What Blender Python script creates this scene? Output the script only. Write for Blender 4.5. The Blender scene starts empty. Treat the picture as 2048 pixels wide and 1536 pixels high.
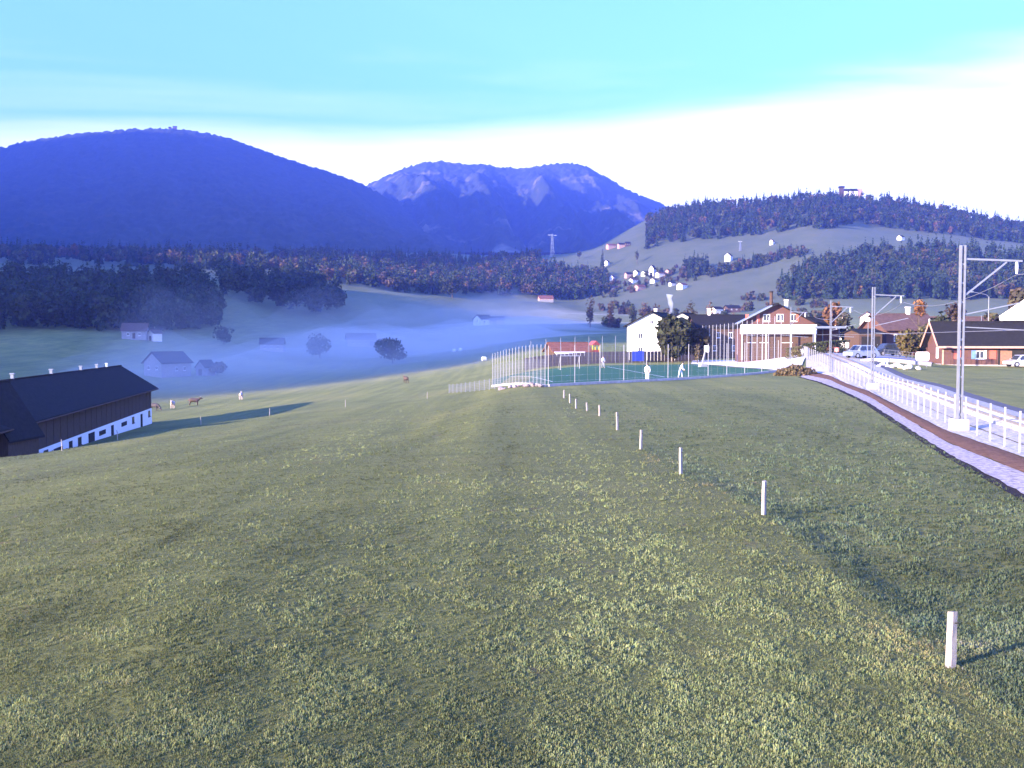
import bpy, math, random
import numpy as np
rng = np.random.default_rng(7)
random.seed(7)
scene = bpy.context.scene
COL = scene.collection
R = math.radians

# ------------------------------------------------------------------ camera
F = 2000.0                      # focal length in photo pixels (2048 wide)
PITCH = math.atan(93 / F)       # the camera looks slightly down
HC = 4.5                        # camera height in metres
cam_data = bpy.data.cameras.new("camera")
cam = bpy.data.objects.new("camera", cam_data)
COL.objects.link(cam)
cam.location = (0, 0, HC)
cam.rotation_euler = (math.pi / 2 - PITCH, 0, 0)
cam_data.sensor_fit = 'HORIZONTAL'
cam_data.sensor_width = 36.0
cam_data.lens = 36.0 * F / 2048.0
cam_data.clip_start = 0.1
cam_data.clip_end = 60000.0
scene.camera = cam

# ------------------------------------------------------------------ light
SUN_AZ = (-0.82, -0.57)         # horizontal direction towards the sun
SUN_EL = R(12.0)
sun_data = bpy.data.lights.new("sun", 'SUN')
sun_data.energy = 5.0
sun_data.angle = R(0.53)
sun_data.color = (1.0, 0.80, 0.60)
sun = bpy.data.objects.new("sun", sun_data)
COL.objects.link(sun)
_h = math.cos(SUN_EL) / math.hypot(*SUN_AZ)
from mathutils import Vector, Matrix
SUNV = Vector((SUN_AZ[0] * _h, SUN_AZ[1] * _h, math.sin(SUN_EL)))
sun.rotation_euler = SUNV.to_track_quat('Z', 'Y').to_euler()
sun.location = (0, 0, 2000)

world = bpy.data.worlds.new("World")
scene.world = world
world.use_nodes = True
wn, wl = world.node_tree.nodes, world.node_tree.links
wn.clear()
w_out = wn.new("ShaderNodeOutputWorld")
w_bg = wn.new("ShaderNodeBackground")
w_sky = wn.new("ShaderNodeTexSky")
w_sky.sky_type = 'NISHITA'
w_sky.sun_disc = False
w_sky.sun_elevation = SUN_EL
w_sky.sun_rotation = math.atan2(SUN_AZ[0], SUN_AZ[1])
w_sky.altitude = 900
w_sky.air_density = 1.0
w_sky.dust_density = 0.6
w_sky.ozone_density = 3.0
w_bg.inputs['Strength'].default_value = 0.077
# thin cirrus: streaky noise over the direction, projected on a high flat layer
w_tc = wn.new("ShaderNodeTexCoord")
w_sep = wn.new("ShaderNodeSeparateXYZ")
wl.new(w_tc.outputs['Generated'], w_sep.inputs[0])
def wmath(op, a, b=None, clamp=False):
    n = wn.new("ShaderNodeMath"); n.operation = op; n.use_clamp = clamp
    for i, v in enumerate((a, b)):
        if v is None: continue
        if isinstance(v, (int, float)): n.inputs[i].default_value = v
        else: wl.new(v, n.inputs[i])
    return n.outputs[0]
zz = wmath('MAXIMUM', wmath('ADD', w_sep.outputs[2], 0.06), 0.03)
cu = wmath('DIVIDE', w_sep.outputs[0], zz)
cv = wmath('DIVIDE', w_sep.outputs[1], zz)
w_cmb = wn.new("ShaderNodeCombineXYZ")
wl.new(cu, w_cmb.inputs[0]); wl.new(cv, w_cmb.inputs[1])
w_map = wn.new("ShaderNodeMapping")
w_map.inputs['Rotation'].default_value = (0, 0, R(-50))
w_map.inputs['Scale'].default_value = (0.30, 0.75, 1)
w_map.inputs['Location'].default_value = (0.62, -0.35, 0)
wl.new(w_cmb.outputs[0], w_map.inputs[0])
w_n = wn.new("ShaderNodeTexNoise")
w_n.inputs['Scale'].default_value = 1.0
w_n.inputs['Detail'].default_value = 6
w_n.inputs['Roughness'].default_value = 0.55
w_n.inputs['Distortion'].default_value = 0.6
wl.new(w_map.outputs[0], w_n.inputs['Vector'])
w_r = wn.new("ShaderNodeValToRGB")
w_r.color_ramp.elements[0].position = 0.53
w_r.color_ramp.elements[1].position = 0.80
wl.new(w_n.outputs['Fac'], w_r.inputs[0])
w_mix = wn.new("ShaderNodeMixRGB")
w_mix.inputs['Color2'].default_value = (5.6, 5.7, 6.0, 1)
# a bank of bright thin cloud lies all round the horizon, its upper edge ragged
edge = wmath('ADD', wmath('SUBTRACT', w_sep.outputs[2], wmath('MULTIPLY', w_sep.outputs[0], 0.05)), wmath('MULTIPLY', wmath('SUBTRACT', w_n.outputs['Fac'], 0.5), 0.16))
w_mr = wn.new("ShaderNodeMapRange"); w_mr.interpolation_type = 'SMOOTHSTEP'
w_mr.inputs['From Min'].default_value = 0.235; w_mr.inputs['From Max'].default_value = 0.160
wl.new(edge, w_mr.inputs['Value'])
wl.new(wmath('MAXIMUM', wmath('MULTIPLY', w_r.outputs[0], 0.36), w_mr.outputs[0]), w_mix.inputs['Fac'])
# the camera is balanced for the warm morning sun, so the clear sky reads deep blue
w_bal = wn.new("ShaderNodeMixRGB"); w_bal.blend_type = 'MULTIPLY'; w_bal.inputs['Fac'].default_value = 1.0
w_bal.inputs['Color2'].default_value = (0.74, 1.16, 2.15, 1)
wl.new(w_sky.outputs[0], w_bal.inputs['Color1'])
wl.new(w_bal.outputs[0], w_mix.inputs['Color1'])
wl.new(w_mix.outputs[0], w_bg.inputs['Color'])
wl.new(w_bg.outputs[0], w_out.inputs['Surface'])

scene.view_settings.view_transform = 'Standard'
scene.view_settings.look = 'None'
scene.view_settings.gamma = 1.0
scene.view_settings.use_curve_mapping = False
scene.view_settings.exposure = 2.9
scene.cycles.use_denoising = True
scene.cycles.max_bounces = 6
scene.cycles.diffuse_bounces = 3
scene.cycles.transparent_max_bounces = 12
scene.cycles.volume_bounces = 2

# ------------------------------------------------------------------ helpers
_ct, _st = math.cos(PITCH), math.sin(PITCH)
def at(px, py, d):
    """World point seen at photo pixel (px, py) at forward distance d."""
    u, v = (px - 1024) / F, (768 - py) / F
    k = d / (_ct + v * _st)
    return Vector((u * k, d, HC + (-_st + v * _ct) * k))
def zat(py, d):
    v = (768 - py) / F
    return HC + (-_st + v * _ct) * d / (_ct + v * _st)
def xat(px, d):
    return (px - 1024) / F * d / 1.0
def flat(px, py, z=0.0):
    """World point seen at a pixel on the level z."""
    u, v = (px - 1024) / F, (768 - py) / F
    d = (z - HC) / ((-_st + v * _ct) / (_ct + v * _st))
    return at(px, py, d)

class MB:
    def __init__(s): s.v = []; s.f = []
    def box(s, c, size, rz=0.0, M=None):
        cx, cy, cz = c; sx, sy, sz = (k / 2 for k in size)
        n = len(s.v); ca, sa = math.cos(rz), math.sin(rz)
        for dz in (-sz, sz):
            for dx, dy in ((-sx, -sy), (sx, -sy), (sx, sy), (-sx, sy)):
                p = Vector((cx + dx * ca - dy * sa, cy + dx * sa + dy * ca, cz + dz))
                s.v.append(M @ p if M else p)
        s.f += [tuple(n + i for i in q) for q in ((3,2,1,0),(4,5,6,7),(0,1,5,4),(1,2,6,5),(2,3,7,6),(3,0,4,7))]
        return s
    def bar(s, a, b, w, t=None):
        """A beam of section w x t from a to b."""
        a, b = Vector(a), Vector(b); t = t or w
        d = (b - a).normalized()
        up = Vector((0, 0, 1)) if abs(d.z) < 0.95 else Vector((0, 1, 0))
        x = d.cross(up).normalized(); y = x.cross(d)
        n = len(s.v)
        for p in (a, b):
            for i, j in ((-1, -1), (1, -1), (1, 1), (-1, 1)):
                s.v.append(p + x * (i * w / 2) + y * (j * t / 2))
        s.f += [tuple(n + i for i in q) for q in ((0,1,2,3),(7,6,5,4),(4,5,1,0),(5,6,2,1),(6,7,3,2),(7,4,0,3))]
        return s
    def tube(s, pts, rad, seg=8, cap=True):
        pts = [Vector(p) for p in pts]
        if not hasattr(rad, '__len__'): rad = [rad] * len(pts)
        n0 = len(s.v)
        for i, p in enumerate(pts):
            d = (pts[min(i + 1, len(pts) - 1)] - pts[max(i - 1, 0)]).normalized()
            up = Vector((0, 0, 1)) if abs(d.z) < 0.9 else Vector((0, 1, 0))
            x = d.cross(up).normalized(); y = x.cross(d)
            for k in range(seg):
                a = 2 * math.pi * k / seg
                s.v.append(p + (x * math.cos(a) + y * math.sin(a)) * rad[i])
        for i in range(len(pts) - 1):
            for k in range(seg):
                k2 = (k + 1) % seg
                s.f.append((n0 + i*seg + k, n0 + i*seg + k2, n0 + (i+1)*seg + k2, n0 + (i+1)*seg + k))
        if cap:
            s.f.append(tuple(n0 + k for k in range(seg))[::-1])
            s.f.append(tuple(n0 + (len(pts)-1)*seg + k for k in range(seg)))
        return s
    def poly(s, pts):
        n = len(s.v); s.v += [Vector(p) for p in pts]; s.f.append(tuple(range(n, n + len(pts)))); return s
    def prism(s, pts, off):
        """A closed solid: polygon pts extruded by the vector off."""
        n = len(s.v); m = len(pts); off = Vector(off)
        s.v += [Vector(p) for p in pts] + [Vector(p) + off for p in pts]
        s.f.append(tuple(range(n, n + m))[::-1]); s.f.append(tuple(range(n + m, n + 2 * m)))
        for i in range(m):
            j = (i + 1) % m
            s.f.append((n + i, n + j, n + m + j, n + m + i))
        return s
    def build(s, name, m, parent=None, smooth=False):
        return mesh_obj(name, s.v, s.f, m, parent, smooth)

def mesh_obj(name, v, f, m, parent=None, smooth=False):
    me = bpy.data.meshes.new(name)
    me.from_pydata([tuple(p) for p in v], [], f)
    me.validate(); me.update()
    return link(name, me, m, parent, smooth)
def link(name, me, m, parent=None, smooth=False):
    if m is not None and not me.materials: me.materials.append(m)
    if smooth: me.polygons.foreach_set("use_smooth", [True] * len(me.polygons))
    o = bpy.data.objects.new(name, me); COL.objects.link(o)
    if parent is not None: o.parent = parent
    return o
def np_mesh(name, V, Q, m, parent=None, smooth=False, col=None, tri=False):
    """Fast mesh from numpy arrays: quads Q (n,4) or triangles (n,3)."""
    me = bpy.data.meshes.new(name)
    k = Q.shape[1]
    me.vertices.add(len(V)); me.vertices.foreach_set("co", np.ascontiguousarray(V, dtype=np.float32).ravel())
    me.loops.add(Q.size); me.loops.foreach_set("vertex_index", np.ascontiguousarray(Q, dtype=np.int32).ravel())
    me.polygons.add(len(Q)); me.polygons.foreach_set("loop_start", np.arange(0, Q.size, k, dtype=np.int32))
    if smooth: me.polygons.foreach_set("use_smooth", np.ones(len(Q), dtype=bool))
    me.update(calc_edges=True)
    if col is not None:
        a = me.color_attributes.new("tint", 'FLOAT_COLOR', 'POINT')
        c = np.ones((len(V), 4), dtype=np.float32); c[:, :3] = col
        a.data.foreach_set("color", c.ravel())
    return link(name, me, m, parent)
def empty(name, loc=(0, 0, 0), rz=0.0):
    o = bpy.data.objects.new(name, None); COL.objects.link(o)
    o.location = loc; o.rotation_euler = (0, 0, rz); o.empty_display_size = 0.3
    return o
def tag(o, label=None, cat=None, group=None, kind=None):
    if label: o["label"] = label
    if cat: o["category"] = cat
    if group: o["group"] = group
    if kind: o["kind"] = kind
    return o
def copy_tree(o, parent=None):
    c = o.copy(); COL.objects.link(c); c.parent = parent
    for ch in o.children: copy_tree(ch, c)
    return c

# ------------------------------------------------------------------ materials
MATS = {}
def mat(name, color, rough=0.8, var=0.15, scale=4.0, bump=0.0, bscale=None, metal=0.0, spec=0.3, second=None, stretch=None):
    """Plain surface with noise-driven colour variation and fine relief."""
    if name in MATS: return MATS[name]
    m = bpy.data.materials.new(name); m.use_nodes = True
    n, l = m.node_tree.nodes, m.node_tree.links
    b = n["Principled BSDF"]
    b.inputs['Roughness'].default_value = rough
    b.inputs['Metallic'].default_value = metal
    b.inputs['Specular IOR Level'].default_value = spec
    tc = n.new("ShaderNodeTexCoord")
    src = tc.outputs['Object']
    if stretch:
        mp = n.new("ShaderNodeMapping"); mp.inputs['Scale'].default_value = stretch
        l.new(src, mp.inputs[0]); src = mp.outputs[0]
    nz = n.new("ShaderNodeTexNoise"); nz.inputs['Scale'].default_value = scale
    nz.inputs['Detail'].default_value = 5; nz.inputs['Roughness'].default_value = 0.6
    l.new(src, nz.inputs['Vector'])
    rp = n.new("ShaderNodeValToRGB")
    c2 = second or tuple(min(1, c * (1 + var)) for c in color)
    c1 = tuple(c * (1 - var) for c in color) if second is None else color
    rp.color_ramp.elements[0].position = 0.3; rp.color_ramp.elements[1].position = 0.7
    rp.color_ramp.elements[0].color = (*c1, 1); rp.color_ramp.elements[1].color = (*c2, 1)
    l.new(nz.outputs['Fac'], rp.inputs[0]); l.new(rp.outputs[0], b.inputs['Base Color'])
    if bump:
        nb = n.new("ShaderNodeTexNoise"); nb.inputs['Scale'].default_value = bscale or scale * 6
        nb.inputs['Detail'].default_value = 4
        l.new(src, nb.inputs['Vector'])
        bp = n.new("ShaderNodeBump"); bp.inputs['Strength'].default_value = bump; bp.inputs['Distance'].default_value = 0.05
        l.new(nb.outputs['Fac'], bp.inputs['Height']); l.new(bp.outputs[0], b.inputs['Normal'])
    MATS[name] = m
    return m
def tint_mat(name, rough=0.7, trans=0.0, mult=(1, 1, 1)):
    """Foliage material whose colour comes from the per-leaf tint attribute."""
    if name in MATS: return MATS[name]
    m = bpy.data.materials.new(name); m.use_nodes = True
    n, l = m.node_tree.nodes, m.node_tree.links
    b = n["Principled BSDF"]; b.inputs['Roughness'].default_value = rough
    b.inputs['Specular IOR Level'].default_value = 0.2
    a = n.new("ShaderNodeAttribute"); a.attribute_name = "tint"
    l.new(a.outputs['Color'], b.inputs['Base Color'])
    if trans:
        t = n.new("ShaderNodeBsdfTranslucent"); l.new(a.outputs['Color'], t.inputs['Color'])
        mx = n.new("ShaderNodeMixShader"); mx.inputs[0].default_value = trans
        l.new(b.outputs[0], mx.inputs[1]); l.new(t.outputs[0], mx.inputs[2])
        l.new(mx.outputs[0], n["Material Output"].inputs['Surface'])
    MATS[name] = m
    return m
def vol_mat(name, color, density, aniso=0.0):
    m = bpy.data.materials.new(name); m.use_nodes = True
    n, l = m.node_tree.nodes, m.node_tree.links
    n.remove(n["Principled BSDF"])
    v = n.new("ShaderNodeVolumePrincipled")
    v.inputs['Color'].default_value = (*color, 1)
    v.inputs['Density'].default_value = density
    v.inputs['Anisotropy'].default_value = aniso
    v.inputs['Density Attribute'].default_value = ""
    v.inputs['Temperature Attribute'].default_value = ""
    v.inputs['Color Attribute'].default_value = ""
    l.new(v.outputs[0], n["Material Output"].inputs['Volume'])
    m.cycles.homogeneous_volume = True
    return m

# smooth pseudo-random field, used for relief
def vnoise(x, y, seed=0):
    xi, yi = np.floor(x).astype(np.int64), np.floor(y).astype(np.int64)
    fx, fy = x - xi, y - yi
    fx, fy = fx * fx * (3 - 2 * fx), fy * fy * (3 - 2 * fy)
    def h(a, b):
        n = (a * 374761393 + b * 668265263 + seed * 974634777) & 0xffffffff
        n = ((n ^ (n >> 13)) * 1274126177) & 0xffffffff
        return ((n ^ (n >> 16)) & 0xffff) / 65535.0
    return (h(xi, yi) * (1 - fx) + h(xi + 1, yi) * fx) * (1 - fy) + (h(xi, yi + 1) * (1 - fx) + h(xi + 1, yi + 1) * fx) * fy
def fbm(x, y, oct=4, seed=0):
    s = 0; a = 0.5
    for i in range(oct):
        s = s + a * (vnoise(x, y, seed + i) - 0.5); x = x * 2.03 + 17.1; y = y * 2.03 + 5.3; a *= 0.5
    return s
# ------------------------------------------------------------------ terrain
# Profiles along sight lines: (distance, ('z', height)) or (distance, photo row seen there)
Z = lambda z: ('z', z)
PROF = {
 -600: [(8,Z(-.6)),(20,Z(-1.4)),(40,Z(-3)),(65,Z(-5)),(100,Z(-8)),(150,Z(-9)),(250,Z(-2)),(350,Z(14)),(450,Z(34)),(700,Z(60)),(1500,Z(120)),(3000,Z(200)),(12000,Z(250))],
 0:    [(8,Z(0)),(20,Z(-.45)),(40,Z(-1.6)),(66,911),(85,Z(-6.1)),(100,Z(-6.6)),(140,Z(-8.2)),(200,Z(-8)),(250,745),(300,708),(350,668),(420,640),(520,570),(700,540),(1000,515),(1300,512),(2000,505),(12000,Z(200))],
 150:  [(8,Z(0)),(20,Z(-.3)),(40,Z(-1.25)),(76,889),(95,Z(-6.6)),(118,Z(-7.3)),(150,Z(-8.1)),(200,Z(-8.1)),(255,755),(310,718),(365,668),(420,648),(530,575),(750,542),(1000,517),(1300,512),(2000,505),(12000,Z(200))],
 290:  [(8,Z(0)),(20,Z(-.1)),(40,Z(-.9)),(88,859),(110,Z(-6.5)),(140,851),(190,818),(260,778),(330,725),(380,672),(420,655),(550,580),(800,545),(1000,520),(1300,512),(2000,505),(12000,Z(200))],
 440:  [(8,Z(0)),(20,Z(0)),(40,Z(-.5)),(98,840),(120,Z(-6.2)),(150,832),(190,806),(260,775),(340,735),(400,690),(440,655),(520,597),(700,560),(1000,520),(1300,512),(2000,505),(12000,Z(200))],
 560:  [(8,Z(0)),(20,Z(0)),(40,Z(-.35)),(105,826),(125,825),(150,815),(200,793),(260,770),(350,735),(430,695),(500,650),(560,626),(700,575),(1000,530),(1300,512),(2000,505),(12000,Z(200))],
 700:  [(8,Z(0)),(20,Z(0)),(40,Z(-.2)),(110,812),(125,811),(150,800),(200,779),(260,760),(350,735),(450,702),(560,655),(640,600),(690,578),(760,582),(1000,540),(1300,515),(2000,505),(12000,Z(200))],
 850:  [(8,Z(0)),(20,Z(0)),(40,Z(-.1)),(112,799),(128,797),(150,786),(200,766),(300,735),(450,702),(600,655),(700,597),(740,592),(820,598),(1000,560),(1300,520),(2000,505),(12000,Z(200))],
 960:  [(8,Z(0)),(60,Z(0)),(108,787),(130,778),(150,768),(200,748),(300,724),(450,698),(650,652),(800,605),(850,600),(940,602),(1100,560),(1300,525),(2000,510),(12000,Z(150))],
 1050: [(8,Z(0)),(60,Z(0)),(95,Z(0)),(120,Z(-.05)),(150,745),(250,712),(400,690),(650,650),(800,612),(860,602),(940,604),(1100,560),(1200,530),(1300,512),(1400,515),(2000,520),(12000,Z(120))],
 1180: [(8,Z(0)),(120,Z(0)),(170,Z(0)),(250,706),(400,680),(650,645),(800,628),(950,615),(1100,570),(1200,540),(1300,503),(1330,500),(1500,510),(2000,530),(12000,Z(100))],
 1300: [(8,Z(0)),(180,Z(0)),(250,705),(400,680),(600,650),(800,622),(900,600),(1000,565),(1100,530),(1200,490),(1260,475),(1350,450),(1500,420),(1600,428),(2000,480),(12000,Z(80))],
 1400: [(8,Z(0)),(180,Z(0)),(250,705),(400,680),(600,645),(800,615),(900,585),(1000,545),(1100,510),(1180,480),(1300,440),(1450,407),(1550,412),(2000,480),(12000,Z(60))],
 1500: [(8,Z(0)),(190,Z(0.2)),(260,700),(400,672),(600,640),(800,605),(900,570),(1000,530),(1080,500),(1160,478),(1300,435),(1450,412),(1550,420),(2000,480),(12000,Z(50))],
 1640: [(8,Z(0)),(112,Z(.05)),(136,Z(1.9)),(190,Z(2.3)),(260,695),(400,668),(600,635),(760,602),(850,560),(950,515),(1050,470),(1100,452),(1200,432),(1400,392),(1480,390),(1600,400),(2000,470),(12000,Z(50))],
 1750: [(8,Z(0)),(98,Z(.0)),(122,Z(2.1)),(190,Z(2.4)),(260,690),(400,662),(600,635),(740,605),(800,585),(900,530),(1000,495),(1100,475),(1220,463),(1400,405),(1460,395),(1600,402),(2000,470),(12000,Z(50))],
 1880: [(8,Z(0)),(75,Z(0)),(125,Z(.9)),(190,Z(1.4)),(260,688),(400,660),(600,635),(740,605),(800,580),(900,530),(1000,498),(1150,480),(1220,472),(1400,425),(1460,418),(1600,425),(2000,480),(12000,Z(50))],
 2048: [(8,Z(0)),(65,Z(.0)),(125,Z(.8)),(190,Z(1.2)),(260,688),(400,660),(600,640),(760,605),(850,565),(950,530),(1100,505),(1220,490),(1400,465),(1460,460),(1600,468),(2000,500),(12000,Z(40))],
 2600: [(8,Z(0)),(65,Z(.3)),(125,Z(1)),(260,Z(4)),(600,Z(25)),(900,Z(70)),(1300,Z(110)),(2000,Z(80)),(12000,Z(40))],
}
ND, LD0, LD1 = 700, math.log(8), math.log(12000)
_ld = np.linspace(LD0, LD1, ND)
_px = np.arange(-600, 2601, 10.0)
def _gauss(a, sig, axis):
    r = int(3 * sig) + 1
    k = np.exp(-0.5 * (np.arange(-r, r + 1) / sig) ** 2); k /= k.sum()
    p = [(0, 0), (0, 0)]; p[axis] = (r, r)
    b = np.pad(a, p, mode='edge'); out = 0
    for i in range(2 * r + 1):
        sl = [slice(None)] * 2; sl[axis] = slice(i, i + a.shape[axis]); out = out + k[i] * b[tuple(sl)]
    return out
_cols = []
for p in sorted(PROF):
    ds, zs = [], []
    for d, q in PROF[p]:
        ds.append(math.log(d)); zs.append(q[1] if isinstance(q, tuple) else zat(q, d))
    # heights are interpolated as angles so that slopes stay smooth at every distance
    ang = [(z - HC) / math.exp(d) for d, z in zip(ds, zs)]
    lin = np.interp(_ld, ds, zs)
    _cols.append(lin)
_cols = np.array(_cols); _cp = np.array(sorted(PROF), float)
TAB = np.array([np.interp(_px, _cp, _cols[:, j]) for j in range(ND)]).T
TAB = _gauss(_gauss(TAB, 4.0, 0), 4.0, 1)
def ground(x, y):
    x = np.asarray(x, float); y = np.asarray(y, float)
    d = np.maximum(y, 12.0)
    px = np.clip((1024 + F * x / d + 600) / 10.0, 0, len(_px) - 1.001)
    j = np.clip((np.log(d) - LD0) / (LD1 - LD0) * (ND - 1), 0, ND - 1.001)
    i0, j0 = px.astype(int), j.astype(int); a, b = px - i0, j - j0
    z = (TAB[i0, j0] * (1 - a) + TAB[i0 + 1, j0] * a) * (1 - b) + (TAB[i0, j0 + 1] * (1 - a) + TAB[i0 + 1, j0 + 1] * a) * b
    # a shallow hollow beside the pasture posts
    u = x - np.interp(y, [13.6, 25, 33, 40, 57, 74], [5.97, 6.3, 5.55, 5.2, 5.0, 3.85])
    sm = lambda t: np.clip(t, 0, 1) ** 2 * (3 - 2 * np.clip(t, 0, 1))
    z = z - .15 * sm((u - .15) / 1.1) * (1 - sm((u - 1.6) / 4.5)) * sm((y - 12.5) / 5) * (1 - sm((y - 28) / 16)) * (.75 + 1.2 * fbm(x * .5, y * .5, 2, 77))
    return z
def gz(x, y): return float(ground(x, y))
def roll(x, y):
    """Gentle undulation of the open ground, zero where things are built on it."""
    d = np.maximum(y, 5)
    w = np.clip((d - 230) / 300, 0, 1)
    return w * (fbm(x / 60, y / 60, 4, 3) * 7 + fbm(x / 14, y / 14, 3, 9) * 1.2)
def gp(px, d):
    """Ground point on the sight line of photo column px at distance d."""
    x = (px - 1024) / F * d
    return Vector((x, d, float(ground(x, d) + roll(x, d))))

def ramp(n, l, src, stops):
    r = n.new("ShaderNodeValToRGB"); e = r.color_ramp.elements
    while len(e) < len(stops): e.new(0.5)
    for k, (p, c) in enumerate(stops): e[k].position = p; e[k].color = (*c, 1)
    l.new(src, r.inputs[0]); return r.outputs[0]
def noise(n, l, vec, scale, detail=5, rough=0.6, dist=0.0):
    t = n.new("ShaderNodeTexNoise"); t.inputs['Scale'].default_value = scale; t.inputs['Detail'].default_value = detail
    t.inputs['Roughness'].default_value = rough; t.inputs['Distortion'].default_value = dist
    l.new(vec, t.inputs['Vector']); return t.outputs['Fac']
def mixc(n, l, fac, a, b, mode='MIX'):
    m = n.new("ShaderNodeMixRGB"); m.blend_type = mode
    for s, v in ((m.inputs[0], fac), (m.inputs[1], a), (m.inputs[2], b)):
        if isinstance(v, (int, float)): s.default_value = v
        elif isinstance(v, tuple): s.default_value = (*v, 1)
        else: l.new(v, s)
    return m.outputs[0]
def grass_material():
    m = bpy.data.materials.new("meadow_grass"); m.use_nodes = True
    n, l = m.node_tree.nodes, m.node_tree.links; b = n["Principled BSDF"]
    b.inputs['Roughness'].default_value = 0.75; b.inputs['Specular IOR Level'].default_value = 0.15
    b.inputs['Sheen Weight'].default_value = 0.035; b.inputs['Sheen Tint'].default_value = (.85, 1, .6, 1); b.inputs['Sheen Roughness'].default_value = 0.5   # dew
    tc = n.new("ShaderNodeTexCoord"); v = tc.outputs['Object']
    c = ramp(n, l, noise(n, l, v, 0.05, 6), [(.3, (.155, .170, .050)), (.5, (.190, .204, .060)), (.7, (.22, .216, .072))])
    mp = n.new("ShaderNodeMapping"); mp.inputs['Rotation'].default_value = (0, 0, R(28)); mp.inputs['Scale'].default_value = (.12, .9, 1)
    l.new(v, mp.inputs[0])
    streak = ramp(n, l, noise(n, l, mp.outputs[0], 1.0, 5, .65), [(.3, (.55, .60, .55)), (.7, (1.35, 1.3, 1.2))])
    c = mixc(n, l, 0.55, c, streak, 'MULTIPLY')
    mp2 = n.new("ShaderNodeMapping"); mp2.inputs['Rotation'].default_value = (0, 0, R(2)); mp2.inputs['Scale'].default_value = (.42, .016, 1)
    l.new(v, mp2.inputs[0])
    mow = ramp(n, l, noise(n, l, mp2.outputs[0], 1.0, 4, .6), [(.32, (.72, .76, .78)), (.68, (1.3, 1.26, 1.2))])
    c = mixc(n, l, 0.8, c, mow, 'MULTIPLY')
    clump = ramp(n, l, noise(n, l, v, 5.0, 6, .75), [(.28, (.45, .5, .45)), (.72, (1.45, 1.4, 1.35))])
    c = mixc(n, l, 0.8, c, clump, 'MULTIPLY')
    big = ramp(n, l, noise(n, l, v, 0.008, 5, .65), [(.35, (.72, .75, .72)), (.65, (1.15, 1.1, 1.1))])
    c = mixc(n, l, 0.7, c, big, 'MULTIPLY')
    dry = ramp(n, l, noise(n, l, v, 0.6, 4, .7, .5), [(.62, (0, 0, 0)), (.8, (1, 1, 1))])
    c = mixc(n, l, dry, c, (.17, .105, .055))
    # the far hill pastures are grazed and browner than the mown field
    sp = n.new("ShaderNodeSeparateXYZ"); l.new(v, sp.inputs[0])
    mr = n.new("ShaderNodeMapRange"); mr.inputs['From Min'].default_value = 350; mr.inputs['From Max'].default_value = 800
    l.new(sp.outputs[1], mr.inputs['Value'])
    past = ramp(n, l, noise(n, l, v, 0.03, 6, .7), [(.3, (.058, .070, .032)), (.5, (.082, .092, .042)), (.7, (.105, .102, .054))])
    c = mixc(n, l, mr.outputs[0], c, past)
    l.new(c, b.inputs['Base Color'])
    bp = n.new("ShaderNodeBump"); bp.inputs['Strength'].default_value = 1.0; bp.inputs['Distance'].default_value = 0.3
    l.new(noise(n, l, v, 7.0, 6, .8), bp.inputs['Height']); l.new(bp.outputs[0], b.inputs['Normal'])
    return m
M_GRASS = grass_material()

def grid_faces(nr, nc):
    i = np.arange(nr - 1)[:, None] * nc + np.arange(nc - 1)[None, :]
    return np.stack([i, i + 1, i + nc + 1, i + nc], -1).reshape(-1, 4)
s_cols = np.concatenate([np.linspace(-3.2, -0.62, 60, endpoint=False), np.linspace(-0.62, 0.62, 470), np.linspace(0.62, 3.2, 61)[1:]])
d_rows = np.concatenate([np.linspace(-24, 6, 14, endpoint=False), np.exp(np.linspace(math.log(6), math.log(9000), 215))])
Dg, Sg = np.meshgrid(d_rows, s_cols, indexing='ij')
Xg = Sg * np.where(Dg > 30, Dg, (Dg + 30) / 2)
Yg = Dg + 0 * Sg
Zg = ground(Xg, Yg) + roll(Xg, Yg)
terrain = np_mesh("ground", np.stack([Xg, Yg, Zg], -1).reshape(-1, 3), grid_faces(*Xg.shape), M_GRASS, smooth=True)
tag(terrain, "green meadow ground rolling down into the valley and up the hills", "ground", kind="structure")

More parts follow.
